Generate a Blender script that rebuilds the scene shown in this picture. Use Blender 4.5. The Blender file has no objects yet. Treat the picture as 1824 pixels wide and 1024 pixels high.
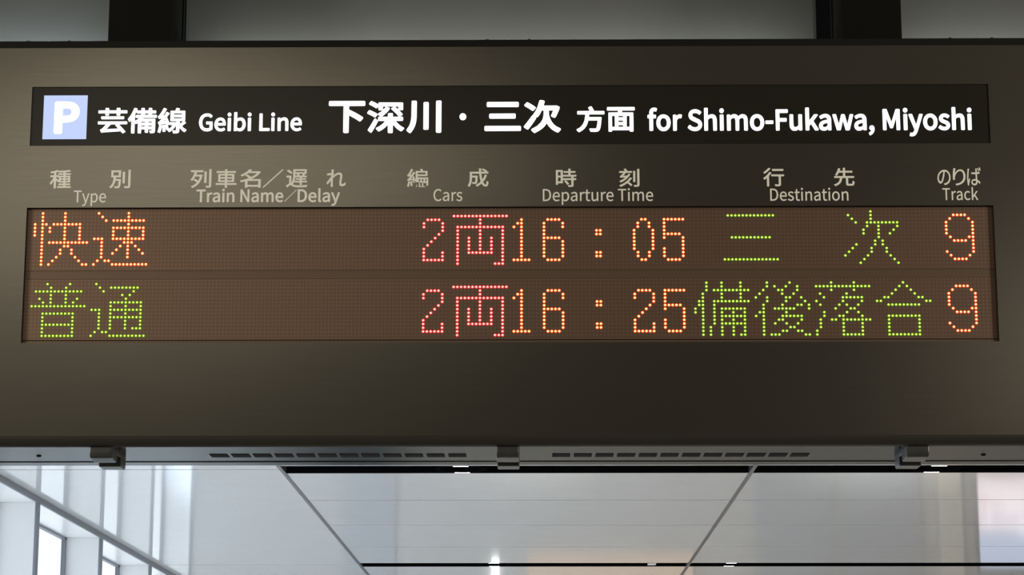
import bpy, bmesh, math
from mathutils import Vector
S = bpy.context.scene
COL = S.collection

# ------------------------------------------------------------------ camera
F = 4167.87; W, H = 1824, 1024
CAM = Vector((0.0, 0.0, 1.65))
PITCH, YAW, ROLL = 0.208813, -0.011993, 0.000405
cp, sp, cy, sy = math.cos(PITCH), math.sin(PITCH), math.cos(YAW), math.sin(YAW)
fw = Vector((sy*cp, cy*cp, sp)); rt = Vector((cy, -sy, 0.0)); up = rt.cross(fw)
r2 = rt*math.cos(ROLL) + up*math.sin(ROLL); u2 = up*math.cos(ROLL) - rt*math.sin(ROLL)
cam = bpy.data.cameras.new('camera'); cam.sensor_width = 36.0; cam.lens = F/W*36.0
cam.clip_start = 0.05; cam.clip_end = 200
co = bpy.data.objects.new('camera', cam); COL.objects.link(co)
m = co.matrix_world.copy(); m.identity()
for i, v in enumerate((r2, u2, -fw)):
    for j in range(3): m[j][i] = v[j]
for j in range(3): m[j][3] = CAM[j]
co.matrix_world = m
S.camera = co
def ray(px, py): return fw + r2*((px-W/2)/F) - u2*((py-H/2)/F)
D = 4.85                     # distance of the board's front
CZ = 4.05                    # ceiling height
def bp(px, py, y=D):         # point of the photograph on the board's front plane -> x, z
    d = ray(px, py); k = y/d.y
    return d.x*k, CAM.z + d.z*k
def cpnt(px, py, z=CZ):      # point on the ceiling -> x, y
    d = ray(px, py); k = (z-CAM.z)/d.z
    return d.x*k, d.y*k

# ------------------------------------------------------------------ exposure, world, big lights
S.view_settings.view_transform = 'Standard'; S.view_settings.look = 'None'
S.view_settings.exposure = 0.0; S.view_settings.gamma = 1.0; S.view_settings.use_curve_mapping = False
wd = bpy.data.worlds.new('overcast_sky'); S.world = wd; wd.use_nodes = True
bg = wd.node_tree.nodes['Background']; bg.inputs[0].default_value = (0.90, 0.955, 1.0, 1); bg.inputs[1].default_value = 1.28
def area(name, loc, target, sx, sy_, power, colr):
    l = bpy.data.lights.new(name, 'AREA'); l.shape = 'RECTANGLE'; l.size = sx; l.size_y = sy_; l.energy = power; l.color = colr
    o = bpy.data.objects.new(name, l); COL.objects.link(o); o.location = loc
    o.rotation_euler = (Vector(target)-Vector(loc)).to_track_quat('-Z', 'Y').to_euler(); return o
area('hall_lamp_left', (-1.6, 0.5, 4.0), (-1.5, 0.6, 0.0), 2.2, 3.0, 34, (1.0, 0.91, 0.76))  # unseen lamp added overhead so its reflection brightens the board's left
area('hall_lamp_right', (3.0, -2.5, 4.0), (2.8, -2.3, 0.0), 1.2, 6.0, 55, (1.0, 0.85, 0.74))  # weaker unseen lamp added for a warm sheen on the board's right
area('side_wash_left', (-3.9, 2.4, 3.2), (-0.1, D, 2.7), 0.8, 1.2, 100, (1.0, 0.93, 0.80))  # unseen pair added at the sides to brighten the board's print evenly
area('side_wash_right', (3.9, 2.4, 3.2), (-0.1, D, 2.7), 0.8, 1.2, 100, (1.0, 0.93, 0.80))
BZ1 = 3.2277                 # top of the board
for nm, x0, x1, pw, cl in (('cove_lamp_left', -1.35, -0.98, 1.35, (0.80, 0.93, 1.0)), ('cove_lamp_middle', -0.77, 0.60, 3.7, (0.97, 0.98, 0.92)), ('cove_lamp_right', 0.82, 1.25, 1.15, (0.98, 0.98, 0.93))):  # unseen strips added on top of the board to brighten the bulkhead's foot
    area(nm, ((x0+x1)/2, D+0.27, BZ1+0.012), ((x0+x1)/2, D+0.33, BZ1+0.15), x1-x0, 0.02, pw, cl)

# ------------------------------------------------------------------ helpers
def tag(o, label=None, cat=None, group=None, kind=None):
    for k, v in (('label', label), ('category', cat), ('group', group), ('kind', kind)):
        if v: o[k] = v
    return o
def mat(name, col, rough=0.5, metal=0.0, emit=None, estr=0.0, spec=0.5, ior=1.5):
    mt = bpy.data.materials.new(name); mt.use_nodes = True
    b = mt.node_tree.nodes['Principled BSDF']
    b.inputs['Base Color'].default_value = (*col, 1); b.inputs['Roughness'].default_value = rough
    b.inputs['Metallic'].default_value = metal; b.inputs['Specular IOR Level'].default_value = spec; b.inputs['IOR'].default_value = ior
    if emit: b.inputs['Emission Color'].default_value = (*emit, 1); b.inputs['Emission Strength'].default_value = estr
    return mt
def noise_col(mt, scale, lo, hi, stretch=(1, 1, 1), bump=0.0, detail=3):
    nt = mt.node_tree; b = nt.nodes['Principled BSDF']; base = b.inputs['Base Color'].default_value[:3]
    tc = nt.nodes.new('ShaderNodeTexCoord'); mp = nt.nodes.new('ShaderNodeMapping'); mp.inputs['Scale'].default_value = stretch
    nz = nt.nodes.new('ShaderNodeTexNoise'); nz.inputs['Scale'].default_value = scale; nz.inputs['Detail'].default_value = detail
    cr = nt.nodes.new('ShaderNodeValToRGB')
    cr.color_ramp.elements[0].color = (*[c*lo for c in base], 1); cr.color_ramp.elements[1].color = (*[c*hi for c in base], 1)
    cr.color_ramp.elements[0].position = 0.3; cr.color_ramp.elements[1].position = 0.7
    L = nt.links; L.new(tc.outputs['Object'], mp.inputs[0]); L.new(mp.outputs[0], nz.inputs['Vector']); L.new(nz.outputs[0], cr.inputs[0]); L.new(cr.outputs[0], b.inputs['Base Color'])
    if bump:
        bn = nt.nodes.new('ShaderNodeBump'); bn.inputs['Strength'].default_value = bump; bn.inputs['Distance'].default_value = 0.001
        L.new(nz.outputs[0], bn.inputs['Height']); L.new(bn.outputs[0], b.inputs['Normal'])
    return mt
def box(bm, x0, x1, y0, y1, z0, z1, bev=0.0, mi=0):
    vs = [bm.verts.new((x, y, z)) for x in (x0, x1) for y in (y0, y1) for z in (z0, z1)]
    fs = [bm.faces.new([vs[i] for i in q]) for q in ((0,1,3,2), (4,6,7,5), (0,4,5,1), (2,3,7,6), (0,2,6,4), (1,5,7,3))]
    for f in fs: f.material_index = mi
    if bev:
        es = list({e for f in fs for e in f.edges})
        bmesh.ops.bevel(bm, geom=es, offset=bev, segments=2, affect='EDGES', profile=0.5)
def quad(bm, pts, mi=0):
    f = bm.faces.new([bm.verts.new(p) for p in pts]); f.material_index = mi; return f
def prism_x(bm, prof, x0, x1):            # profile of (y, z) swept along x
    a = [bm.verts.new((x0, y, z)) for y, z in prof]; b = [bm.verts.new((x1, y, z)) for y, z in prof]
    bm.faces.new(a); bm.faces.new(b[::-1]); n = len(prof)
    for i in range(n): bm.faces.new((a[i], b[i], b[(i+1) % n], a[(i+1) % n]))
def link(name, me, parent=None):
    o = bpy.data.objects.new(name, me); COL.objects.link(o)
    if parent: o.parent = parent
    return o
def base_of(p):
    v = Vector((0, 0, 0))
    while p: v += p.location; p = p.parent
    return v
def obj(name, bm, mats, parent=None, smooth=False, loc=None, recalc=True):
    """mesh given in world coordinates -> one object, its origin at loc (top level) or at its parent's origin"""
    me = bpy.data.meshes.new(name)
    org = Vector(loc) if loc else (base_of(parent) if parent else Vector((0, 0, 0)))
    if recalc: bmesh.ops.recalc_face_normals(bm, faces=bm.faces)
    bmesh.ops.translate(bm, verts=bm.verts, vec=-org)
    bm.to_mesh(me); bm.free()
    for mt in (mats if isinstance(mats, (list, tuple)) else [mats]): me.materials.append(mt)
    if smooth:
        for p in me.polygons: p.use_smooth = True
    o = link(name, me, parent)
    if loc: o.location = loc
    return o
def empty(name, loc):
    o = bpy.data.objects.new(name, None); o.empty_display_size = 0.1; COL.objects.link(o); o.location = loc; return o
def struct(name, bm, mats, label=None, cat=None, **k):
    o = obj(name, bm, mats, **k); o['kind'] = 'structure'
    return tag(o, label, cat)

# lettering outlines: closed loops of x,y in thousandths
GLYPHS = {
'芸|b': '286,-37 289,-40 295,-39 319,-23 321,-16 292,22 245,80 247,81 334,83 337,89 337,113 334,118 328,119 19,119 14,116 13,89 16,82 103,81 106,80 67,28 55,16 42,8 41,2 52,-28 58,-30 88,-25 268,-12/109,15 107,17 134,50 157,81 160,81 217,81 222,80 209,71 208,65 241,23/51,152 55,150 295,150 301,155 302,182 300,185 295,187 55,187 50,185 48,182 48,158/94,200 100,197 127,197 131,203 131,227 133,229 214,229 217,227 218,200 223,197 250,197 253,198 256,203 256,228 331,230 335,236 335,263 332,266 328,267 256,268 256,296 250,301 223,301 218,299 217,296 216,269 214,267 133,267 131,269 131,296 129,299 124,301 97,300 93,296 93,269 91,267 19,266 16,264 15,260 15,236 15,233 19,229 91,229 93,227',
'備|b': '56,-34 80,-34 83,-32 85,-28 86,105 94,92 98,90 104,92 122,104 123,101 123,-28 128,-33 155,-34 161,-31 162,17 164,19 203,19 204,17 204,-19 206,-23 212,-26 233,-26 238,-25 241,-22 242,19 281,19 283,17 283,2 260,1 255,-4 265,-31 269,-33 296,-32 308,-29 314,-24 319,-16 321,-1 321,146 320,152 314,155 175,155 185,169 188,169 329,169 335,171 337,176 337,200 335,205 329,207 284,207 281,209 281,227 323,228 327,230 328,257 326,263 323,265 281,266 281,293 278,298 275,299 248,299 245,298 242,293 242,266 200,265 197,266 195,296 191,299 167,299 161,298 158,293 158,265 113,265 107,262 106,266 112,284 111,290 107,294 83,300 77,298 53,234 39,206 23,179 5,152 19,122 23,118 29,119 47,140 47,-28 50,-33/164,53 162,56 162,68 164,70 200,70 204,68 204,56 203,53/242,53 242,69 281,70 283,68 283,53/164,103 162,107 163,119 203,119 204,107 203,103/242,104 242,120 281,120 283,116 283,104 281,103/86,127 86,215 104,261 105,254 105,233 107,230 113,227 158,227 158,209 155,207 104,207 98,205 95,200 95,176 98,171 101,169 134,169 137,167 110,143/197,209 197,227 242,227 242,208 200,207',
'線|b': '189,-32 195,-35 228,-34 243,-31 252,-25 256,-20 259,-8 261,41 285,9 300,-6 318,-18 321,-19 325,-17 343,4 344,7 342,13 316,31 304,43 289,61 336,103 334,109 316,124 324,130 325,133 324,259 322,262 318,263 252,263 250,265 260,286 259,292 255,294 225,301 219,297 210,268 207,263 159,263 155,262 152,256 153,130 159,127 222,126 222,109 222,107 207,111 147,111 138,107 121,163 117,167 105,165 103,166 138,224 139,229 138,232 114,247 108,248 104,244 81,202 66,200 63,202 86,241 107,283 105,289 75,301 71,298 51,253 32,220 18,199 6,190 7,184 15,160 18,157 21,157 51,163 54,160 25,124 9,112 8,109 17,82 21,78 102,93 105,92 106,85 105,82 93,78 91,76 90,70 90,73 84,76 63,73 57,67 51,72 30,75 25,73 15,19 6,-14 6,-17 10,-20 30,-27 33,-28 38,-26 48,9 57,62 62,34 66,-12 72,-16 96,-11 99,-5 92,58 93,63 108,11 114,9 120,10 121,4 136,-14 139,-17 144,-17 167,-2 186,16 203,40 220,73 222,81 222,4 219,2 186,2 183,1 181,-5/138,25 123,76 138,81 144,76 180,75 177,66 165,48 153,34 141,24/273,91 262,115 260,124 261,127 303,127 304,124 300,119/72,124 90,148 97,127/192,161 190,163 190,175 192,179 286,178 287,163 285,161/192,212 190,214 190,217 190,226 192,230 285,230 287,226 287,214 285,212',
'下|h': '155,-39 185,-38 190,-36 193,-30 194,138 248,106 290,77 296,77 302,80 322,105 324,111 320,119 298,135 248,165 194,194 194,230 335,231 339,234 342,240 342,270 338,277 329,279 20,279 14,278 9,273 8,240 11,234 17,231 140,231 143,229 143,-27 147,-36',
'深|h': '205,-35 232,-35 238,-29 239,46 241,51 271,16 289,-1 310,-16 319,-16 340,7 343,13 340,19 319,32 299,49 282,67 264,91 268,92 322,92 327,94 332,100 332,127 328,132 322,134 241,134 239,139 239,166 235,171 229,172 202,172 196,169 194,163 193,134 139,134 135,136 154,151 181,178 198,199 209,217 210,223 207,229 178,238 171,235 158,217 136,192 103,166 102,160 104,157 126,136 109,133 105,130 103,95 82,116 76,117 72,115 36,43 13,1 12,-5 16,-11 36,-29 40,-31 46,-29 60,-5 82,40 104,88 105,94 106,95 112,92 166,92 170,91 149,64 130,46 112,32 88,19 86,16 85,10 106,-16 109,-18 115,-17 139,-2 160,15 178,34 193,52 194,-26 197,-32/72,130 79,129 83,133 98,157 98,163 96,166 73,181 46,196 28,204 22,203 6,181 5,172 7,169 46,147/291,139 295,136 301,136 322,151 327,157 327,163 325,166 295,202 298,204 325,204 331,211 331,277 325,283 115,284 110,283 107,280 105,268 103,266 73,285 43,299 37,297 21,274 21,268 25,262 52,247 85,225 92,226 103,242 105,241 106,211 109,205 112,203 139,203 145,205 148,211 148,241 151,243 244,243 250,241 226,226 223,221 223,216 268,169/286,211 258,238 251,241 259,243 286,243 288,241 288,214',
'川|h': '24,-39 32,-42 39,-39 64,-3 80,36 89,75 93,117 94,273 92,282 86,286 53,286 47,282 45,276 44,156 44,120 40,87 33,54 21,24 1,-6 -1,-12 2,-20/277,-36 284,-39 314,-39 320,-36 323,-30 323,276 320,284 314,287 281,286 275,282 273,276 273,-27/160,-6 167,-8 197,-8 203,-4 205,3 205,261 203,267 200,270 194,272 164,271 158,267 156,261 156,3 157,-3',
'三|h': '24,-14 330,-13 335,-11 338,-5 338,25 336,31 327,35 21,35 15,32 12,25 12,-2 15,-10/61,109 66,108 282,108 288,111 291,115 291,148 288,154 282,157 63,156 57,152 54,145 54,118 57,113/38,223 309,222 315,225 318,229 319,262 315,268 309,271 42,271 35,268 32,259 32,232 35,226',
'次|h': '96,-38 102,-41 108,-40 150,-14 179,10 200,34 216,62 237,27 261,-1 285,-20 312,-35 321,-36 327,-33 346,-8 347,1 342,7 308,25 284,46 264,74 249,106 238,145 237,196 278,196 257,145 256,139 261,131 285,119 294,120 299,124 308,142 330,199 337,223 337,229 333,234 312,246 306,247 297,246 189,246 188,247 198,286 196,295 189,300 159,305 150,301 130,229 119,202 107,178 91,154 90,145 82,142 79,139 48,91 4,28 4,22 6,18 32,-2 39,-4 46,-2 77,43 117,109 119,118 107,130 108,132 123,124 132,125 152,154 171,196 189,196 186,136 179,103 162,70 129,33 78,1 74,-5 73,-11 75,-16/81,193 90,192 96,196 114,219 116,223 114,229 87,251 57,271 39,281 30,280 10,256 9,250 11,244 57,213',
'・|h': '161,99 174,96 189,99 198,104 204,110 210,120 212,132 209,147 204,156 198,162 186,168 174,170 165,169 156,165 146,156 140,144 138,132 141,120 147,109 153,103',
'方|h': '29,-35 34,-37 40,-36 74,-14 104,16 126,52 138,85 146,115 148,118 250,118 255,115 248,52 243,28 239,16 235,10 217,9 166,11 160,9 157,1 164,-14 167,-26 172,-31 214,-34 241,-32 256,-29 266,-23 280,-5 287,16 292,46 297,85 302,148 301,156 298,159 292,161 154,162 156,196 157,199 160,199 330,199 335,202 337,208 336,235 334,239 328,242 214,243 204,268 187,300 184,303 178,305 151,295 146,289 146,283 162,250 164,244 163,243 25,242 19,241 16,238 15,232 15,205 19,200 25,199 106,199 110,196 107,160 99,112 82,68 55,31 10,-1 8,-5 8,-11 9,-14 19,-23',
'面|h': '38,-37 65,-36 70,-31 71,-18 275,-18 278,-19 279,-31 284,-36 314,-37 320,-34 323,-28 323,200 321,206 314,210 188,211 185,212 192,233 194,237 329,237 335,238 340,245 340,272 336,278 329,280 20,280 14,278 12,272 11,245 14,239 17,237 144,236 139,212 137,211 35,210 29,206 28,200 28,-28 30,-34/71,24 70,167 101,168 103,164 103,26 101,24/146,24 145,26 145,44 146,47 201,47 202,26 200,24/245,24 243,26 244,167 245,168 275,168 278,167 278,164 278,26 275,24/146,86 145,89 145,104 146,108 201,107 200,86/146,147 145,149 145,167 146,168 200,168 202,167 200,148',
'種': '77,-32 101,-32 105,-29 105,103 107,107 131,76 134,76 146,91 147,76 149,71 218,70 220,67 220,58 218,54 149,54 144,52 143,49 143,28 146,24 218,24 220,22 219,7 125,5 123,1 123,-20 125,-24 338,-25 342,-23 343,1 342,4 338,6 257,6 255,7 254,10 255,22 257,24 326,24 331,28 331,49 330,52 326,54 257,54 254,58 256,70 323,70 329,73 328,190 323,192 257,192 255,193 254,196 255,205 257,206 329,206 335,208 336,232 335,235 332,237 257,237 255,238 254,241 255,253 257,254 302,260 332,265 335,268 335,271 317,294 314,295 251,285 146,278 143,278 130,292 125,294 86,280 14,265 11,263 11,259 20,237 23,236 68,243 69,241 69,202 68,200 17,200 14,199 12,196 12,172 14,167 17,166 62,166 63,163 46,124 34,103 5,61 19,34 23,31 26,32 48,64 68,102 69,97 69,-26 71,-31/182,99 180,103 180,115 182,118 218,118 220,115 220,103 218,99/257,99 255,100 254,103 254,115 257,118 293,118 295,115 295,103 293,99/146,110 105,151 105,163 107,166 147,166/182,145 180,148 180,160 182,163 218,163 220,160 220,148 218,145/257,145 254,148 254,160 257,163 293,163 295,160 295,148 293,145/149,192 146,200 107,200 105,202 105,250 107,252 140,262 143,259 146,250 149,248 218,251 219,250 220,241 218,237 137,237 133,235 132,232 132,211 134,207 218,206 220,202 219,193',
'別': '25,-30 31,-33 35,-30 55,-10 70,14 82,42 90,72 95,96 97,97 142,97 144,96 142,66 138,21 132,3 127,0 82,1 79,-3 88,-30 91,-31 121,-32 145,-30 157,-23 166,-9 171,9 174,33 179,114 178,129 175,130 103,130 100,132 103,158 172,158 176,162 177,279 175,282 34,283 31,282 29,279 29,162 34,158 64,158 66,156 64,126 58,87 48,51 31,18 7,-9 7,-12/236,-30 241,-33 256,-33 298,-30 313,-24 318,-18 322,-9 324,9 324,288 322,292 292,292 289,288 288,6 286,3 283,3 229,3 226,0 226,-3/206,54 235,53 238,57 238,252 235,257 208,257 204,255 203,252 203,60 203,57/64,192 62,195 62,246 64,250 142,249 142,193 139,192',
'列': '39,-32 44,-35 47,-33 86,-11 126,25 156,70 180,127 194,190 193,196 173,203 98,202 109,244 203,246 205,250 205,274 203,279 23,280 17,277 17,250 20,246 72,244 66,220 56,190 44,163 31,139 14,115 14,112 17,110 35,94 38,92 41,92 52,106 70,136 86,168 152,168 154,166 141,121 131,98 128,95 80,130 74,127 60,109 59,103 104,69 108,64 109,61 83,32 65,18 47,7 24,-5 23,-8 24,-11/251,-29 254,-31 281,-31 311,-26 317,-23 323,-17 327,-5 328,292 326,297 296,297 292,292 292,4 284,3 245,3 242,1 241,-2/220,55 224,53 251,53 254,54 255,58 255,253 254,256 251,258 224,258 220,253',
'車': '161,-34 188,-34 192,-31 192,14 194,18 332,18 337,20 338,47 335,52 194,52 193,53 192,68 194,71 296,71 299,72 301,77 301,212 300,215 296,217 194,217 192,221 194,233 323,234 326,239 326,263 323,267 194,267 192,269 192,293 191,297 188,299 161,299 157,296 156,293 155,267 29,267 24,263 25,236 29,233 155,233 156,218 155,217 56,217 52,215 51,212 51,77 53,72 56,71 155,71 156,53 155,52 17,52 14,47 15,20 20,18 155,18 156,17 156,-28 158,-33/86,103 86,129 156,128 156,104 155,103/194,103 192,104 192,125 194,129 265,128 265,104 263,102/86,160 86,185 155,185 156,161 155,160/194,159 192,161 192,182 194,185 263,185 265,182 265,161 263,159',
'名': '90,-32 117,-32 119,-29 120,-14 264,-14 266,-17 266,-29 270,-32 297,-32 302,-29 302,121 297,124 186,124 183,124 180,127 195,135 225,158 255,185 279,214 299,247 300,251 297,255 279,265 273,264 162,264 161,265 176,286 176,292 174,294 141,300 107,259 83,238 54,217 20,199 21,193 40,172 45,171 84,194 129,230 243,230 246,229 225,205 209,190 171,162 126,197 114,205 111,205 90,189 88,187 88,184 135,146 136,145 135,142 93,123 66,114 15,100 12,97 26,70 30,67 81,81 83,79 83,-26 84,-29 87,-32/120,21 120,89 261,90 264,90 266,88 266,22 264,19',
'遅': '27,-29 30,-32 33,-32 63,2 72,9 78,11 87,7 110,-8 126,-17 144,-22 162,-26 186,-28 234,-28 312,-26 332,-23 341,7 341,10 336,12 261,7 186,6 150,10 135,15 116,25 122,31 134,58 138,70 140,67 141,61 144,57 219,56 221,55 221,19 222,16 225,13 249,13 254,16 255,55 258,57 334,58 336,61 336,82 333,86 258,86 255,88 255,91 255,100 258,102 315,102 320,106 320,127 318,130 258,131 255,133 255,142 255,145 258,146 324,146 328,148 329,151 329,169 327,175 294,176 291,178 304,199 306,205 324,205 327,208 327,284 321,286 126,286 123,285 120,283 119,166 117,136 112,103 104,73 96,56 93,58 93,61 93,172 92,175 87,176 21,176 15,175 14,172 15,145 18,142 57,142 58,139 58,40 30,18 12,0 9,-5/144,86 143,88 151,145 153,146 219,146 221,145 221,133 219,131 162,131 158,127 158,106 162,103 219,102 221,100 220,88 219,86/153,177 153,205 172,205 173,199 186,177/222,177 207,205 270,205 255,177 252,176 225,176/82,208 87,205 90,207 108,226 107,232 72,260 45,277 39,277 22,262 20,259 20,256 62,226/153,235 153,256 156,256 291,256 293,253 293,238 291,234',
'れ': '92,-18 122,-18 126,-15 123,57 125,132 164,168 185,183 206,193 221,196 230,195 239,191 245,183 246,174 245,150 235,69 233,42 235,24 242,9 251,0 263,-5 275,-7 290,-6 305,-2 320,5 335,15 344,23 346,27 341,57 338,61 333,60 311,42 293,34 278,34 272,39 270,48 271,72 282,156 283,180 281,198 275,210 263,223 248,229 230,232 206,228 182,218 160,204 128,179 128,186 144,213 133,228 139,276 138,279 134,282 101,283 98,282 97,279 98,252 95,223 59,218 26,217 23,213 26,183 29,179 92,188 94,186 91,159 62,117 17,57 14,51 32,26 35,24 38,23 86,91 88,90 87,-12 89,-17',
'編': '162,-27 166,-29 184,-29 189,-27 190,39 193,41 211,40 212,-12 214,-17 235,-18 238,-15 239,39 241,41 256,41 260,39 260,-12 262,-17 283,-17 286,-12 291,-27 295,-30 319,-28 328,-24 333,-18 335,-3 335,138 333,144 175,145 172,147 172,167 316,168 322,170 323,258 319,261 256,261 243,291 235,300 211,295 208,291 220,264 217,261 142,261 139,255 139,129 136,92 127,129 117,162 112,165 94,162 120,204 133,228 132,231 109,245 103,245 79,200 76,198 58,197 57,198 82,243 101,285 97,289 73,299 70,299 67,295 50,252 33,219 20,198 9,189 8,186 16,162 19,159 52,164 55,164 56,162 25,121 12,111 10,108 11,105 19,81 22,79 49,86 103,94 106,84 103,81 88,76 88,69 85,67 84,72 79,74 61,72 56,66 61,36 65,-9 67,-13 70,-13 91,-9 94,-6 86,66 88,69 103,12 106,9 121,12 115,-9 136,-24 142,-24 145,-21 157,18 159,18 160,21 160,30/27,-24 31,-26 34,-25 37,-21 49,27 55,66 52,70 28,74 25,69 16,18 8,-15 10,-18/289,-2 287,0 287,39 289,41 304,41 306,39 306,0 304,-2/127,34 115,75 133,81 136,78 133,60/190,73 190,114 193,116 211,115 211,73/241,72 239,75 239,114 241,116 256,116 260,114 259,74 256,72/289,72 287,75 287,114 289,116 304,116 306,114 306,75 304,73/67,121 67,123 88,153 97,126 94,124/172,199 172,228 175,230 286,230 289,230 291,228 291,201 289,198',
'成': '30,-32 35,-35 39,-32 55,-2 66,31 73,70 77,133 131,133 129,82 125,55 119,51 80,53 77,52 75,49 81,34 83,22 86,19 98,19 137,20 146,23 152,28 155,31 160,43 164,79 167,163 166,166 161,168 80,168 77,169 77,202 80,204 185,204 188,204 190,202 197,142 202,112 214,61 188,35 173,23 135,-2 134,-5 136,-8 155,-30 161,-30 179,-18 230,23 237,10 250,-8 263,-20 275,-26 296,-30 311,-27 321,-20 332,-2 337,22 341,52 339,55 314,71 310,70 308,67 304,22 302,13 299,8 296,6 287,9 281,13 272,23 262,40 256,55 281,94 295,121 315,172 315,178 287,186 284,186 281,184 265,142 248,108 242,100 232,154 226,202 230,204 335,205 338,208 338,211 338,235 336,238 332,239 311,240 310,241 319,253 317,257 281,282 251,297 248,296 231,280 230,277 231,274 283,241 278,239 224,240 222,295 220,298 215,299 191,299 188,298 186,295 187,244 187,241 185,239 47,239 41,238 40,235 40,109 37,76 32,46 23,19 8,-11 8,-14',
'時': '217,-29 223,-32 262,-31 280,-28 291,-20 295,-14 297,-5 298,91 301,93 334,93 339,97 339,121 337,125 298,127 298,154 301,156 340,157 342,160 342,187 337,189 253,189 252,193 252,223 253,224 325,225 328,229 328,253 326,256 322,257 253,257 252,259 252,295 250,298 247,299 220,299 216,295 216,262 216,259 214,257 148,257 145,256 143,253 143,229 145,225 214,224 216,223 216,193 215,190 133,189 132,193 132,271 130,275 127,276 25,276 22,271 23,10 28,7 52,8 55,9 56,34 58,36 127,36 130,38 132,43 132,91 133,93 259,93 262,91 262,4 259,2 211,1 208,-2/196,10 199,7 205,9 226,22 227,25 227,28 220,40 202,65 181,88 178,90 175,90 154,78 151,73 182,34/58,70 56,73 56,139 58,141 61,141 94,141 97,139 97,70/133,126 132,130 132,154 133,156 259,156 262,154 262,126/58,174 56,178 56,241 58,242 94,242 97,241 97,175',
'刻': '33,-29 38,-32 41,-31 81,-8 104,7 140,36 171,7 191,-15 194,-17 200,-14 216,1 219,4 218,7 199,28 166,58 165,61 183,82 203,109 212,124 213,127 211,130 185,141 182,140 156,103 126,70 92,41 58,19 17,-2 17,-8/246,-29 251,-32 302,-29 317,-23 323,-17 326,-11 329,7 329,289 326,294 296,294 293,289 293,4 284,2 239,2 237,-2/35,49 38,47 44,48 77,68 110,94 140,123 165,154 189,193 189,196 187,199 161,207 157,205 137,173 83,171 81,172 120,220 122,222 212,222 215,229 215,250 212,255 142,256 125,289 119,298 113,300 89,294 86,291 86,287 98,265 101,255 20,255 15,253 14,226 17,222 74,222 78,220 47,181 35,170 26,166 24,163 33,136 35,133 38,133 65,137 108,139 83,116 65,102 20,76 18,73 19,70/232,55 260,54 263,55 265,58 265,253 263,257 260,259 236,259 233,258 231,253 231,61',
'行': '70,-34 94,-34 98,-31 98,152 98,155 122,185 137,209 137,212 133,215 109,224 106,224 103,221 87,197 51,155 28,134 6,116 4,113 5,110 22,89 28,86 61,115 62,113 62,-28 64,-32/197,-31 235,-31 259,-30 268,-27 280,-19 284,-10 286,5 286,143 289,147 337,147 339,152 339,176 337,180 139,181 133,179 132,152 133,149 136,147 250,146 250,5 244,3 190,4 187,2 187,-4/24,194 28,192 31,193 70,225 108,263 122,281 123,284 122,287 97,298 91,298 61,264 29,236 9,221 8,218 8,215/148,245 154,243 325,243 328,245 329,248 329,272 329,275 325,278 151,278 148,275 148,272',
'先': '29,-32 33,-34 36,-34 75,-15 108,13 127,43 138,76 144,111 147,113 202,112 203,1 208,-14 216,-21 231,-26 294,-27 312,-25 324,-18 332,-2 336,16 338,46 312,60 309,60 305,55 303,19 300,10 297,8 249,8 243,8 238,10 238,109 240,113 330,113 333,115 334,118 333,147 330,148 195,148 193,151 193,205 195,210 306,210 309,214 308,241 303,244 195,244 193,247 193,295 189,299 162,299 157,295 156,244 108,244 117,277 117,283 114,285 87,291 83,289 66,238 46,196 32,175 31,172 33,169 57,156 60,156 77,178 93,209 156,210 157,205 157,151 156,148 21,148 17,145 17,118 17,115 21,113 105,113 106,112 107,109 103,85 94,58 78,34 51,12 13,-5 12,-8 13,-11 21,-20',
'／': '18,-30 21,-32 27,-30 339,283 341,285 340,288 331,297 327,299 325,297 10,-18 10,-21',
'の': '184,-10 188,-13 233,-2 272,20 298,47 314,80 320,122 314,164 296,200 269,227 230,247 185,253 134,245 91,224 59,193 37,155 29,110 33,74 42,50 56,31 77,17 95,14 113,18 132,32 147,53 162,83 182,143 197,221 200,222 227,216 254,200 272,179 283,152 287,122 282,92 269,65 249,44 224,30 200,22 170,17 168,14/95,50 86,52 77,58 68,72 62,89 60,110 65,140 78,167 101,193 131,213 161,221 164,218 155,167 145,131 135,101 124,77 114,62 104,53',
'り': '126,-17 129,-20 132,-19 180,-6 219,14 252,45 272,85 279,139 276,178 264,213 247,238 225,254 198,260 171,255 147,242 128,223 108,195 107,199 109,214 120,277 87,279 86,277 77,205 73,154 73,109 76,79 78,76 106,79 106,115 113,151 127,181 144,205 168,224 192,231 213,226 226,214 237,196 244,169 246,136 240,94 222,61 192,34 156,19 114,10 111,8',
'ば': '43,-16 45,-19 71,-16 71,-1 72,14 97,89 96,92 81,104 79,101 63,61 61,65 59,98 64,155 72,215 83,263 81,266 51,268 48,266 34,161 30,95 33,41/181,-16 195,-17 219,-14 237,-6 250,8 256,23 258,41 261,44 285,27 309,6 326,32 300,54 273,71 260,77 257,80 253,173 255,175 312,182 313,185 313,209 312,212 264,206 255,205 253,206 253,239 256,266 255,268 225,268 220,266 222,245 221,203 177,202 132,205 129,203 129,179 130,176 132,175 177,173 219,173 221,173 222,170 225,89 195,90 171,88 150,80 134,68 123,50 121,35 124,20 134,2 150,-8 168,-14/177,14 165,18 156,23 152,29 150,38 152,47 157,53 168,60 192,64 213,63 226,59 227,50 225,35 222,26 216,20 204,14 192,13/286,221 288,221 306,227 306,230 285,279 267,274 265,272/320,233 324,232 342,239 325,281 321,289 318,290 301,284 300,281',
'P': '36,-17 69,-17 77,-14 83,-8 85,1 85,82 86,85 111,85 144,89 174,99 199,118 215,145 221,181 216,217 199,244 174,262 144,271 108,274 33,274 26,271 21,265 18,256 18,-2 20,-8 24,-13 30,-16/87,146 85,148 85,211 87,213 126,212 141,208 149,202 153,196 155,181 153,166 147,157 141,152 126,147',
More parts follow.
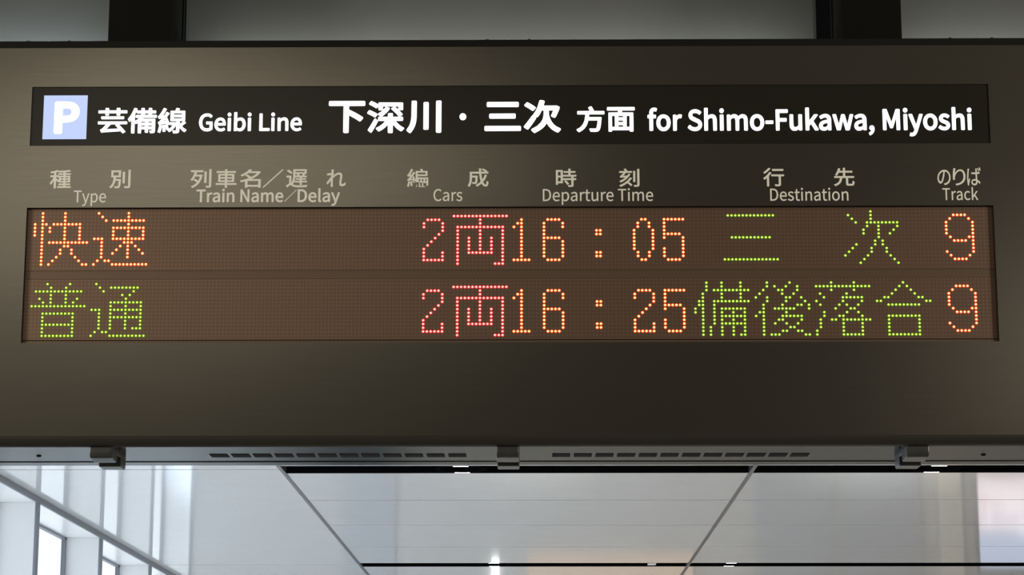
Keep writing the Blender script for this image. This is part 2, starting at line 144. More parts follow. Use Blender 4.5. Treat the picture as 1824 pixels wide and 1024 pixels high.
'Geibi Line': '116,-10 138,-13 156,-11 177,-7 195,1 208,8 222,20 223,23 223,134 219,140 132,141 127,140 124,137 123,107 126,100 132,98 174,98 177,97 177,44 174,41 159,35 141,32 114,36 93,47 75,68 65,95 62,128 65,161 76,188 93,209 114,221 141,224 153,223 165,219 180,210 189,202 195,201 200,203 219,226 220,230 217,236 195,254 177,262 159,267 138,269 99,264 63,245 35,215 18,173 12,128 18,83 35,41 62,11 96,-7/330,-10 351,-13 381,-9 396,-3 417,8 420,11 421,17 408,41 402,44 381,34 366,30 354,29 336,32 321,40 311,50 303,67 301,77 303,79 420,79 426,83 428,98 425,137 413,167 398,185 375,198 345,203 315,198 291,184 273,164 256,131 251,95 256,59 270,28 293,5 318,-8/629,-10 648,-13 675,-8 699,6 720,29 734,62 738,98 735,131 725,161 709,182 684,198 654,203 642,202 626,197 606,187 604,188 604,281 597,287 561,286 558,284 556,278 556,-1 558,-6 561,-8 591,-8 597,-4 598,2 600,4 612,-3/1511,-10 1533,-13 1563,-8 1578,-3 1599,8 1602,11 1602,17 1590,40 1584,44 1560,34 1545,30 1536,29 1515,33 1503,40 1493,50 1484,68 1482,77 1485,79 1602,80 1607,83 1610,95 1610,107 1607,137 1594,167 1579,185 1557,198 1527,203 1496,197 1473,185 1452,162 1438,131 1433,95 1437,59 1452,28 1473,6 1500,-8/463,-7 468,-8 501,-8 504,-7 508,-1 508,191 504,197 501,198 465,198 462,196 459,191 459,-1/776,-7 780,-8 813,-8 817,-7 820,-1 820,191 819,195 813,198 780,198 774,196 772,191 772,-1/953,-7 960,-8 1101,-8 1107,-7 1111,-1 1111,29 1109,32 1104,36 999,36 998,257 996,262 990,265 957,265 953,263 950,257 950,-1/1140,-7 1146,-8 1179,-8 1182,-6 1185,-1 1185,191 1182,197 1179,198 1143,198 1140,197 1137,191 1137,-1/1237,-7 1242,-8 1275,-8 1281,-4 1282,134 1291,143 1305,154 1317,158 1326,159 1335,157 1344,152 1348,146 1352,134 1354,-4 1357,-7 1362,-8 1395,-8 1400,-4 1401,119 1399,146 1392,170 1377,190 1359,200 1332,203 1317,201 1302,196 1278,180 1274,194 1269,198 1239,198 1234,194 1233,188 1233,-1/633,32 618,37 609,42 604,47 604,137 612,145 628,155 639,159 648,159 663,157 672,151 682,137 687,119 689,98 686,74 680,56 669,41 657,34 642,31/303,118 302,119 303,128 311,143 318,151 333,159 345,161 360,158 370,152 377,143 383,122 381,118/1485,118 1483,119 1484,128 1492,143 1500,151 1512,158 1527,161 1539,159 1552,152 1559,143 1565,122 1563,118/482,221 492,222 504,229 511,239 513,251 512,260 503,272 492,278 483,280 474,278 464,272 456,261 454,251 456,240 462,230 474,223/795,221 807,223 816,229 824,239 826,251 824,260 816,272 807,278 795,279 786,278 774,270 769,260 767,251 769,239 774,231 786,223/1160,221 1170,222 1182,230 1188,239 1191,251 1189,260 1181,272 1170,278 1161,280 1152,278 1141,272 1133,260 1132,251 1134,239 1140,230 1149,224',
'for Shimo-Fukawa, Miyoshi': '3560,-88 3581,-91 3608,-86 3626,-76 3640,-61 3651,-43 3662,-19 3733,188 3733,194 3728,199 3692,200 3686,197 3641,60 3591,197 3584,200 3551,200 3545,198 3542,194 3542,186 3617,-1 3608,-25 3596,-41 3590,-44 3581,-46 3566,-43 3558,-46 3550,-79 3553,-85/3010,-73 3014,-76 3020,-75 3038,-65 3053,-53 3067,-34 3074,-16 3077,8 3075,23 3071,35 3065,43 3053,51 3038,53 3023,49 3014,42 3008,32 3007,20 3008,11 3012,5 3020,-4 3032,-10 3023,-26 3000,-43 2999,-49/215,-13 221,-14 251,-9 276,5 296,25 312,59 317,95 312,134 298,164 275,187 251,199 221,204 188,199 164,186 143,165 128,134 122,95 127,59 143,26 164,4 191,-10/639,-13 647,-14 677,-10 707,2 726,20 737,38 739,44 743,68 740,92 732,110 719,125 701,138 626,172 619,179 614,185 612,197 614,206 617,212 623,216 635,222 650,223 671,220 685,215 704,201 710,200 716,203 734,227 734,233 731,237 719,248 704,257 686,265 671,269 650,271 620,267 596,257 578,242 564,218 559,194 563,173 573,152 587,136 605,125 668,96 684,86 690,77 691,65 690,56 684,47 677,41 665,36 647,33 632,35 617,39 596,51 581,64 575,65 569,62 551,41 548,35 549,29 551,26 566,13 584,1 605,-8 623,-12/1483,-13 1490,-14 1520,-8 1545,5 1565,26 1581,59 1585,95 1580,134 1565,164 1544,186 1520,199 1487,204 1457,199 1433,187 1410,164 1396,134 1391,95 1396,59 1411,26 1433,4 1457,-9/1992,-13 2012,-12 2027,-8 2042,1 2051,8 2055,-4 2060,-9 2090,-10 2095,-7 2098,-4 2099,2 2099,191 2097,197 2093,199 2057,200 2051,197 2049,194 2048,59 2033,43 2024,37 2015,34 2006,33 1997,34 1990,38 1985,44 1982,56 1980,74 1979,194 1976,198 1970,200 1937,200 1931,197 1930,194 1929,71 1931,41 1938,20 1952,1 1973,-11/2385,-13 2405,-13 2420,-9 2447,5 2449,-4 2456,-9 2486,-9 2490,-7 2493,-1 2493,116 2491,146 2482,170 2468,188 2444,201 2417,204 2399,203 2381,199 2351,186 2339,179 2334,173 2336,164 2348,143 2352,140 2360,140 2390,155 2402,158 2414,159 2426,156 2433,152 2439,143 2441,134 2441,129 2438,128 2408,123 2372,112 2348,98 2330,74 2326,47 2329,29 2338,11 2354,-4 2369,-11/2863,-13 2882,-13 2897,-9 2924,5 2927,-4 2933,-9 2963,-9 2969,-6 2971,-1 2971,116 2969,146 2960,170 2948,185 2945,189 2924,200 2897,204 2876,203 2861,199 2828,185 2816,178 2812,173 2813,167 2824,146 2831,139 2837,139 2867,155 2879,158 2891,159 2903,157 2911,152 2917,143 2919,134 2918,128 2885,123 2849,112 2825,97 2810,77 2804,50 2807,29 2816,11 2831,-4 2849,-12/3830,-13 3836,-14 3866,-9 3891,5 3911,25 3927,59 3932,95 3927,134 3912,164 3890,187 3865,200 3836,204 3803,199 3779,186 3758,165 3743,134 3737,95 3742,59 3758,26 3779,4 3806,-10/4015,-13 4025,-14 4049,-11 4073,0 4090,17 4098,32 4101,50 4097,74 4085,92 4070,104 4016,128 4007,134 4004,138 4003,146 4007,154 4016,159 4028,161 4045,158 4067,145 4073,144 4079,148 4096,170 4095,179 4082,188 4058,200 4043,203 4028,205 4004,202 3983,193 3965,177 3956,161 3953,143 3956,122 3968,103 3983,92 3995,85 4037,68 4046,62 4050,56 4051,47 4047,38 4037,32 4025,30 4013,31 4001,34 3992,38 3971,52 3965,52 3961,50 3943,26 3943,20 3947,14 3971,-2 3989,-9/32,-7 38,-10 71,-9 75,-7 79,-1 79,152 80,155 113,155 118,161 119,167 119,191 116,197 110,200 80,200 79,203 80,233 83,242 89,247 101,248 119,243 125,247 134,278 131,284 122,288 107,292 90,293 70,290 50,279 38,264 30,245 27,200 8,197 2,191 3,161 8,155 26,155 28,152 28,2 29,-4/352,-7 359,-10 392,-9 399,-4 401,122 413,143 425,153 431,156 440,157 458,154 464,157 472,191 470,197 467,199 449,204 428,203 413,196 395,181 393,194 391,197 386,200 356,199 350,195 349,191 349,2 350,-4/775,-7 782,-10 815,-9 822,-4 823,134 845,152 854,156 863,157 875,156 883,152 887,146 890,134 893,-4 899,-9 932,-10 939,-7 943,-1 943,122 940,149 932,173 917,191 899,201 878,204 857,202 842,197 824,186 822,191 823,281 821,284 815,288 779,288 776,287 772,281 772,2 773,-4/988,-7 995,-10 1028,-9 1032,-7 1035,-1 1035,191 1033,197 1028,199 992,199 987,197 984,191 984,2 985,-4/1084,-7 1091,-10 1124,-9 1131,-4 1132,134 1148,149 1157,154 1169,157 1178,156 1187,152 1191,146 1194,134 1196,116 1196,2 1199,-7 1205,-10 1238,-9 1245,-4 1247,134 1255,143 1268,152 1277,156 1286,157 1295,156 1302,152 1306,146 1310,134 1312,-4 1319,-9 1352,-10 1358,-8 1361,-4 1362,2 1362,122 1359,149 1351,173 1337,191 1322,199 1295,205 1280,203 1265,197 1250,188 1235,175 1225,188 1214,196 1196,203 1178,204 1163,202 1148,197 1127,183 1125,194 1118,199 1091,200 1085,198 1080,191 1080,2 1082,-4/1745,-7 1751,-10 1784,-9 1792,-4 1793,104 1796,106 1883,106 1889,110 1890,113 1891,143 1889,148 1886,151 1880,152 1796,152 1793,154 1793,218 1796,220 1902,221 1906,224 1908,230 1908,257 1904,265 1898,266 1751,266 1744,263 1742,257 1742,2 1743,-4/2148,-7 2153,-9 2186,-9 2192,-7 2195,-1 2195,47 2219,75 2271,-7 2276,-10 2312,-9 2318,-7 2321,-1 2320,5 2251,113 2311,185 2312,194 2309,197 2303,200 2267,200 2261,197 2195,116 2195,278 2192,285 2186,288 2153,288 2147,285 2144,281 2144,2 2145,-4/2568,-7 2573,-9 2612,-9 2617,-7 2620,-4 2651,113 2654,111 2685,-4 2687,-7 2693,-10 2732,-10 2738,-7 2742,-1 2793,188 2792,194 2791,197 2783,200 2753,200 2747,198 2744,194 2714,74 2711,69 2679,191 2675,197 2669,200 2639,200 2633,198 2630,196 2597,76 2594,71 2561,196 2558,199 2552,200 2522,200 2514,197 2512,194 2512,188 2565,-1/3195,-7 3200,-9 3230,-10 3236,-7 3239,-1 3240,140 3240,146 3242,148 3288,23 3290,19 3296,16 3317,16 3323,18 3327,23 3374,152 3375,-1 3377,-6 3383,-9 3416,-9 3422,-6 3424,2 3424,257 3422,263 3416,266 3377,266 3371,265 3368,262 3308,94 3247,263 3239,266 3200,266 3194,263 3191,257 3191,2 3193,-4/3476,-7 3482,-10 3515,-9 3521,-7 3524,-1 3524,191 3521,197 3515,200 3479,199 3475,197 3473,191 3473,2 3474,-4/4131,-7 4136,-9 4169,-10 4175,-7 4178,-4 4179,134 4188,143 4202,153 4211,156 4220,157 4232,156 4238,152 4243,146 4246,134 4249,-4 4256,-9 4289,-10 4295,-7 4298,-1 4298,122 4296,149 4288,173 4277,188 4271,192 4256,201 4232,204 4211,202 4199,198 4181,187 4179,188 4178,281 4175,286 4169,288 4136,288 4130,285 4128,281 4127,2 4129,-4/4344,-7 4349,-10 4382,-10 4388,-7 4391,-1 4391,191 4389,197 4382,200 4346,199 4342,197 4340,191 4340,2 4341,-4/2396,31 2384,35 2377,44 2377,59 2383,68 2399,78 2420,84 2441,87 2443,86 2443,53 2441,50 2426,39 2417,34 2408,32/2873,31 2861,35 2855,44 2855,59 2861,68 2876,77 2897,84 2918,88 2920,86 2920,83 2920,53 2919,50 2906,40 2894,34 2885,32/206,34 192,44 183,56 178,71 175,95 177,116 183,134 194,149 206,156 221,158 236,155 246,149 257,134 263,117 265,98 263,74 257,56 245,41 234,35 221,32/1475,34 1460,44 1451,56 1445,74 1443,95 1445,116 1451,134 1462,149 1475,156 1490,158 1502,156 1514,149 1525,134 1532,116 1534,98 1532,74 1525,56 1514,41 1502,34 1487,32/3821,34 3807,44 3797,58 3792,74 3789,95 3791,116 3798,134 3809,149 3821,156 3836,158 3848,156 3860,149 3872,134 3878,117 3880,98 3878,74 3872,56 3860,41 3849,35 3836,32/1609,77 1703,77 1707,80 1709,86 1709,113 1706,118 1700,120 1607,119 1601,113 1601,86 1603,80/1004,221 1019,221 1028,225 1035,233 1039,242 1040,254 1037,266 1028,276 1019,280 1010,281 1001,280 992,276 985,269 980,260 979,251 980,242 985,233 992,225/3492,221 3506,221 3515,224 3524,233 3528,242 3529,251 3527,263 3518,274 3509,279 3497,281 3482,277 3473,269 3469,260 3468,251 3469,242 3473,233 3482,224/4360,221 4373,221 4382,224 4391,232 4395,242 4396,254 4393,266 4385,275 4376,279 4364,281 4349,276 4340,269 4336,260 4335,251 4336,242 4340,233 4349,224',
'Train Name': '401,-9 420,-12 438,-10 453,-5 477,8 480,6 482,-3 486,-7 516,-7 522,-3 522,117 520,144 512,168 498,185 477,198 450,202 429,201 396,191 381,183 368,174 367,171 369,165 380,144 384,141 390,142 420,157 444,161 456,159 465,153 471,144 474,135 475,129 471,126 438,121 402,109 378,94 364,75 359,51 362,27 373,9 384,-2/1239,-9 1260,-12 1275,-10 1290,-6 1317,9 1320,-3 1326,-7 1353,-7 1360,-3 1361,117 1358,144 1350,168 1338,184 1335,187 1314,199 1287,203 1266,200 1251,197 1233,190 1206,174 1206,167 1221,142 1227,141 1248,153 1260,157 1281,161 1296,158 1304,153 1310,144 1313,135 1313,129 1311,127 1275,120 1242,110 1218,96 1202,75 1198,51 1201,27 1211,9 1224,-3/1794,-9 1815,-12 1845,-8 1860,-3 1881,9 1884,12 1884,18 1872,40 1866,44 1845,34 1827,29 1818,29 1797,33 1785,39 1774,51 1767,66 1765,78 1767,80 1884,80 1890,84 1892,96 1892,108 1889,138 1878,165 1860,186 1839,197 1809,202 1779,197 1755,183 1736,162 1722,132 1716,96 1722,57 1736,27 1757,6 1782,-7/84,-6 90,-7 123,-7 126,-5 129,0 129,222 201,222 205,225 206,231 206,258 201,264 12,264 6,263 3,258 4,228 6,223 12,222 78,222 81,219 81,0/238,-6 243,-7 273,-7 278,-6 281,-3 282,120 291,138 297,146 306,154 321,159 339,156 346,159 354,189 352,195 349,198 330,202 312,201 297,194 279,178 277,180 275,192 270,197 240,197 236,195 234,189 234,0/571,-6 576,-7 609,-7 612,-5 615,0 615,189 613,195 609,197 573,197 568,192 567,0/667,-6 672,-7 702,-7 708,-6 710,-3 711,135 726,149 735,154 744,158 756,159 765,158 774,153 779,147 782,135 784,114 785,-3 787,-6 792,-7 822,-7 828,-5 831,0 831,120 828,147 821,171 807,189 789,199 762,202 747,200 732,195 708,179 706,183 705,192 699,197 672,198 666,195 664,189 664,0/962,-6 966,-7 996,-7 1001,-6 1004,-3 1003,174 1005,178 1110,-5 1116,-7 1149,-7 1155,-3 1156,255 1155,260 1152,263 1116,264 1113,262 1111,258 1112,81 1110,78 1005,261 999,264 966,264 960,261 959,255 959,0/1409,-6 1413,-7 1446,-7 1453,-3 1453,135 1462,144 1476,154 1485,158 1494,159 1503,158 1512,153 1516,147 1520,135 1521,114 1522,-3 1527,-7 1560,-7 1565,-6 1568,0 1568,135 1587,152 1599,158 1608,159 1617,158 1626,153 1631,147 1635,135 1636,114 1637,-3 1640,-6 1644,-7 1674,-7 1680,-6 1683,0 1683,120 1681,147 1673,171 1659,189 1641,199 1620,202 1602,200 1588,195 1575,187 1557,172 1548,186 1536,195 1518,201 1503,202 1485,200 1473,195 1449,179 1447,192 1443,197 1410,197 1407,194 1406,189 1406,0/423,30 414,33 406,42 405,51 406,60 412,69 429,80 450,86 475,90 474,49 459,38 447,32 438,30/1260,30 1251,34 1245,42 1243,51 1245,60 1251,70 1269,80 1290,86 1311,90 1314,87 1314,51 1312,48 1296,37 1287,32 1278,30/1767,118 1765,120 1767,129 1775,144 1784,153 1794,159 1809,162 1824,159 1835,153 1842,143 1847,129 1848,120 1845,118/590,222 600,223 612,231 618,240 620,252 618,261 609,273 600,277 591,279 582,278 573,273 566,264 563,252 564,240 570,231 579,224',
'Delay': '746,-86 766,-89 793,-84 811,-73 824,-59 835,-41 845,-17 916,187 916,193 913,197 877,197 871,193 829,60 826,55 775,195 769,198 736,198 730,194 729,187 804,1 796,-23 790,-34 783,-41 772,-47 763,-48 751,-45 745,-48 737,-77 739,-83/345,-11 367,-11 394,-4 418,10 420,13 419,19 408,40 403,43 398,43 379,33 364,29 352,29 334,32 322,38 310,51 302,67 300,79 304,80 421,80 426,85 428,106 424,139 413,166 398,184 373,198 343,202 316,197 295,186 289,181 272,163 257,133 252,94 257,58 271,28 295,5 319,-7/496,-11 508,-12 520,-9 526,-5 527,-2 520,28 517,30 508,30 507,34 507,280 502,286 466,286 463,285 460,280 461,25 465,10 473,-2 484,-9/605,-11 625,-11 640,-6 667,8 669,7 670,-2 676,-7 703,-7 709,-5 710,-2 711,118 708,145 700,169 688,184 685,187 664,199 637,202 619,201 601,197 571,184 559,176 556,172 557,166 569,145 574,141 579,142 598,152 610,157 631,161 646,158 654,154 660,145 662,136 662,127 628,121 592,110 568,95 553,76 548,49 551,28 558,13 574,-2 589,-9/30,-5 37,-7 100,-7 145,-2 181,16 207,46 223,85 228,130 223,175 207,214 181,241 142,259 100,264 37,264 30,262 28,256 28,1/610,30 601,34 595,43 593,52 595,61 601,70 619,80 640,86 661,90 664,89 664,52 663,49 649,38 637,32 622,29/76,35 75,223 97,223 127,219 149,208 167,187 176,163 179,130 175,94 166,70 148,49 127,38 97,34/301,118 302,127 309,142 319,153 331,159 346,162 358,160 370,153 378,142 383,130 384,121 382,118 379,118',
'Type': '225,-81 245,-84 266,-81 284,-71 298,-57 309,-39 319,-15 390,189 389,192 356,193 353,189 305,36 249,192 213,192 212,189 288,0 279,-27 272,-37 265,-45 254,-51 245,-53 230,-51 227,-51 220,-78/422,-81 425,-83 455,-83 459,-81 458,12 476,1 497,-6 509,-7 533,-3 557,11 577,36 589,63 593,99 590,132 580,159 566,177 542,193 515,197 500,196 476,186 455,173 452,192 425,193 422,191/714,-6 731,-6 746,-3 761,2 780,12 783,15 772,36 770,38 767,38 749,28 731,24 722,23 701,27 686,35 674,48 665,66 662,84 785,85 789,87 791,105 787,138 778,162 763,180 740,193 713,197 684,192 662,180 644,160 630,129 625,96 630,60 644,30 665,9 689,-3/86,0 89,-2 119,-2 124,0 124,225 125,227 200,228 200,258 11,259 9,258 8,231 10,228 83,227 86,225/491,26 470,35 459,45 459,141 470,151 489,162 506,166 524,163 539,153 549,138 553,120 555,99 552,72 545,53 533,37 518,28 503,25/662,113 665,130 674,147 686,158 699,165 713,167 728,165 740,159 750,147 756,129 757,117 757,114 755,113',
'Cars': '113,-4 132,-7 150,-5 168,-1 186,8 198,16 213,32 196,53 192,55 171,37 150,28 132,26 108,31 84,46 70,65 60,93 56,128 60,164 70,191 87,213 108,226 135,230 147,229 159,226 168,221 186,207 189,207 205,227 207,230 204,233 186,248 169,257 153,262 135,264 96,257 66,241 40,212 23,173 18,128 23,83 39,45 66,15 95,-1/279,-4 300,-7 315,-5 339,4 360,18 362,14 364,-1 366,-2 393,-2 395,-1 395,116 393,143 384,167 372,182 351,194 327,197 306,195 276,186 261,178 250,170 264,146 285,157 306,164 321,166 336,164 348,155 354,146 357,134 358,125 356,122 318,116 282,105 261,92 247,74 242,50 245,29 255,12 264,3/615,-4 639,-7 663,-4 681,3 698,17 707,35 709,53 706,71 697,86 681,98 627,122 618,128 612,137 611,143 615,155 621,162 633,167 654,167 669,162 687,151 689,152 705,173 693,183 669,194 645,197 618,194 603,187 589,176 578,158 576,140 579,125 588,109 600,99 615,91 657,73 666,67 672,60 674,50 672,39 663,29 651,24 639,23 615,27 603,32 585,45 581,44 566,23 566,20 591,4/451,-1 453,-2 483,-2 487,-1 488,122 497,140 504,149 514,158 531,164 552,161 559,188 559,191 558,193 549,196 540,197 522,195 510,189 501,182 486,165 484,167 480,192 453,193 451,191/297,25 284,32 279,41 277,50 279,62 288,74 306,85 327,91 357,96 358,92 358,47 339,33 327,27 309,24',
'Departure Time': '468,-83 498,-83 502,-80 501,11 519,1 540,-6 552,-7 576,-3 602,13 618,32 630,59 636,97 632,133 623,157 608,178 585,193 558,197 543,196 519,186 501,174 498,174 495,191 468,193 465,190 465,-80/334,-5 351,-7 378,-3 405,7 414,13 414,16 402,38 375,26 354,23 333,27 318,34 305,49 297,66 294,83 297,85 420,85 421,88 422,100 419,136 408,163 393,181 372,193 345,197 315,191 294,179 276,160 262,130 257,94 262,58 275,31 295,10 321,-3/710,-5 729,-7 744,-5 768,4 789,18 794,-2 823,-2 823,115 821,142 813,166 801,181 780,194 756,197 735,195 705,186 681,173 678,169 690,148 693,146 714,157 735,164 750,166 765,164 777,155 783,145 786,133 787,124 783,122 744,115 711,105 689,91 675,73 670,49 674,28 681,14 691,4/1059,-5 1083,-7 1101,-3 1114,1 1107,28 1086,24 1074,25 1067,28 1060,37 1057,58 1057,160 1059,162 1107,162 1109,166 1109,190 1107,192 1058,193 1057,244 1053,246 1029,246 1026,244 1022,193 993,190 992,163 996,162 1017,162 1020,160 1020,58 1022,37 1028,19 1038,6 1053,-3/1188,-5 1206,-7 1221,-5 1233,-1 1247,7 1266,24 1270,-2 1299,-2 1299,192 1266,193 1263,190 1263,55 1245,37 1236,31 1224,27 1215,26 1203,27 1194,32 1187,40 1182,55 1181,190 1176,193 1146,192 1144,190 1144,70 1146,43 1153,22 1164,7 1182,-3/1559,-5 1575,-7 1602,-3 1629,7 1638,13 1639,16 1626,38 1599,26 1581,24 1560,26 1543,34 1529,49 1522,64 1518,82 1521,85 1644,85 1646,88 1647,100 1644,136 1633,163 1617,181 1596,193 1569,197 1539,191 1518,179 1500,159 1486,130 1481,94 1486,58 1499,31 1521,10 1545,-2/2461,-5 2478,-7 2505,-3 2532,7 2541,13 2541,16 2529,38 2502,26 2481,23 2460,27 2445,34 2432,49 2425,64 2421,82 2424,85 2547,85 2550,100 2546,136 2535,163 2520,181 2499,193 2472,197 2442,191 2421,179 2403,160 2389,130 2384,94 2389,58 2402,31 2422,10 2448,-3/34,-2 102,-2 144,4 177,20 202,46 218,85 222,130 218,172 202,211 177,237 141,254 99,259 36,259 33,256/880,-2 915,-2 916,121 925,139 933,150 942,158 951,162 960,164 981,161 988,190 986,193 969,197 951,195 939,189 930,183 915,165 912,168 909,192 882,193 879,190/1360,-2 1396,-2 1396,121 1405,139 1413,149 1422,157 1431,162 1440,164 1461,161 1468,190 1466,193 1449,197 1431,195 1421,190 1410,182 1395,165 1392,169 1389,192 1362,193 1359,190/1825,-2 1857,-2 1861,-2 1861,1 1862,226 1938,228 1938,258 1749,259 1746,256 1746,229 1749,227 1824,226/1978,-2 2010,-2 2014,-2 2014,1 2014,187 2013,192 1980,193 1977,190/2075,-2 2110,-2 2111,136 2121,148 2136,159 2148,164 2157,164 2169,162 2177,157 2183,148 2187,136 2189,115 2189,-2 2224,-2 2225,136 2247,156 2262,163 2271,165 2283,163 2292,158 2299,148 2302,136 2304,115 2305,-2 2340,-2 2341,121 2338,148 2331,169 2319,185 2301,194 2283,197 2268,196 2253,190 2239,181 2220,164 2217,166 2214,173 2205,184 2196,190 2181,196 2163,197 2151,196 2139,191 2127,184 2109,169 2107,172 2105,190 2103,192 2076,193 2074,190 2074,187/540,25 519,31 502,43 502,139 510,148 522,157 534,162 549,166 567,163 582,153 591,139 596,121 598,97 594,70 588,52 577,37 561,28/726,25 714,31 708,40 706,52 708,62 716,73 735,85 756,91 786,96 786,46 768,33 756,27 738,24/72,29 70,31 70,226 72,228 96,228 129,224 153,212 171,190 181,163 184,130 181,94 171,67 153,46 129,34 96,29/294,114 297,130 308,148 317,157 328,163 345,167 360,165 375,155 382,145 387,133 389,115 387,113 384,113 297,113/1521,113 1518,115 1522,130 1529,145 1542,158 1557,165 1569,167 1584,165 1596,159 1607,145 1612,130 1614,115 1611,113/2421,115 2424,130 2432,145 2442,156 2457,165 2472,167 2487,165 2502,155 2510,145 2514,133 2516,115 2514,113 2511,113 2424,113/1985,229 1995,227 2004,228 2010,231 2016,238 2019,244 2019,256 2016,263 2010,270 2001,273 1989,273 1983,270 1977,265 1973,256 1973,244 1977,235',
'Destination': '330,-4 351,-7 378,-3 405,7 414,13 414,17 402,38 375,26 354,23 333,27 318,35 304,50 297,65 294,84 297,85 417,85 421,86 422,98 419,137 408,164 393,181 372,193 345,197 315,191 294,179 276,160 262,131 257,95 262,59 274,32 294,11 321,-3/493,-4 519,-7 543,-3 561,4 576,17 585,35 588,53 585,71 575,86 560,98 504,123 492,133 490,140 490,149 495,158 501,163 510,166 522,168 534,166 549,161 564,152 567,152 583,173 573,182 549,193 522,197 498,194 480,187 467,176 457,158 454,140 457,125 466,110 480,98 537,72 549,61 553,50 551,41 548,35 542,29 531,24 519,23 495,26 483,31 462,45 459,44 444,23 444,20 468,5/669,-4 690,-7 699,-6 720,-2 728,2 722,26 720,29 699,24 687,25 680,29 674,38 671,59 671,161 720,162 723,164 723,188 722,191 720,193 672,193 671,194 670,245 642,246 639,242 636,194 633,192 609,191 606,188 606,164 609,162 634,161 634,59 636,38 641,20 651,7/1097,-4 1116,-7 1131,-5 1158,5 1176,17 1179,17 1182,-2 1209,-2 1212,-1 1212,116 1210,143 1201,167 1191,180 1188,183 1170,193 1143,197 1125,196 1092,185 1070,173 1067,170 1080,146 1083,146 1101,157 1116,162 1137,166 1152,164 1165,155 1171,146 1174,134 1175,125 1173,122 1134,116 1101,106 1077,91 1064,74 1059,50 1062,29 1071,13 1083,2/1308,-4 1329,-7 1338,-6 1359,-2 1367,2 1361,26 1359,29 1338,24 1326,25 1319,29 1313,38 1310,59 1310,161 1359,162 1362,164 1362,188 1361,191 1359,193 1311,193 1310,194 1309,245 1281,246 1278,242 1275,194 1272,192 1248,191 1245,188 1245,164 1248,162 1273,161 1273,59 1275,38 1280,20 1290,7/1553,-4 1572,-7 1599,-3 1623,10 1645,32 1657,59 1662,95 1657,131 1642,161 1625,179 1599,193 1569,197 1545,193 1521,181 1499,158 1487,131 1482,92 1487,59 1499,32 1521,10 1545,-3/33,-1 36,-2 99,-2 144,4 177,20 202,47 218,86 223,128 218,173 203,209 177,237 141,254 99,259 36,259 33,257/761,-1 765,-2 795,-2 797,-1 798,188 797,191 795,193 765,193 761,191/857,-1 861,-2 891,-2 893,-1 894,137 912,153 921,159 933,164 942,164 954,163 964,158 971,149 976,134 977,-1 981,-2 1011,-2 1013,-1 1014,119 1011,146 1005,167 991,185 975,194 954,197 939,196 924,191 912,184 891,168 888,191 885,193 861,193 857,191/1400,-1 1404,-2 1434,-2 1436,-1 1437,188 1436,191 1434,193 1404,193 1400,191/1708,-1 1713,-2 1743,-2 1745,-1 1745,137 1764,154 1773,159 1785,164 1794,165 1806,163 1815,158 1823,149 1827,134 1828,-1 1833,-2 1863,-2 1864,-1 1865,119 1863,146 1856,167 1843,185 1824,195 1806,197 1791,196 1776,191 1764,185 1743,168 1741,170 1739,191 1737,192 1710,192 1708,191/1113,26 1102,32 1096,41 1095,50 1097,62 1105,74 1122,84 1143,91 1175,95 1175,47 1158,34 1146,28 1128,24/1566,26 1554,28 1542,36 1530,50 1522,71 1520,95 1522,119 1530,140 1539,152 1554,162 1572,166 1590,162 1605,152 1614,140 1622,119 1625,95 1623,71 1616,53 1605,38 1590,28 1572,25/72,29 70,32 71,227 96,228 129,224 153,212 171,191 181,161 184,128 181,95 171,68 153,46 129,34 96,29/294,113 298,131 305,146 318,158 330,165 345,167 360,165 372,158 382,146 388,131 389,116 387,113/780,227 792,230 798,236 801,242 803,251 801,260 797,266 789,272 780,274 771,273 764,269 758,260 756,251 757,242 763,233 771,228/1419,227 1431,230 1437,236 1440,242 1442,251 1440,260 1436,266 1428,272 1419,274 1410,272 1403,269 1397,260 1395,251 1396,242 1402,233 1410,228',
'Track': '402,-4 422,-7 437,-5 461,4 482,18 486,-1 488,-2 512,-2 517,-1 517,116 515,143 506,167 494,182 473,194 449,197 428,195 398,186 383,178 372,170 386,146 407,157 428,164 443,166 458,164 470,155 476,146 479,134 480,125 478,122 440,116 404,105 383,92 369,74 364,50 367,29 377,11 386,3/630,-4 650,-7 677,-3 701,9 713,17 714,20 698,43 695,42 680,32 662,25 653,25 632,29 617,38 608,50 599,71 596,95 599,119 606,137 618,152 635,162 653,166 671,162 692,150 709,170 710,173 707,176 692,187 680,192 665,196 650,197 623,193 599,181 577,158 563,128 559,95 563,62 575,32 596,10 620,-2/86,-1 89,-2 119,-2 123,-1 124,224 125,227 200,228 200,258 11,259 9,257 8,230 11,227 83,227 86,224/240,-1 242,-2 272,-2 276,-1 277,122 286,140 293,150 303,158 311,162 320,164 341,161 349,191 345,194 326,197 311,195 299,189 290,182 275,165 273,167 269,192 242,193 240,191/751,-1 755,-2 785,-2 787,-1 788,50 818,85 821,86 874,-1 878,-2 911,-2 913,-1 913,2 842,113 904,188 905,191 902,193 866,192 865,191 788,96 787,98 787,278 785,281 755,281 752,281 751,278/419,25 407,32 401,41 400,50 402,62 410,74 428,85 449,91 479,96 480,47 461,33 449,27 431,24',
}
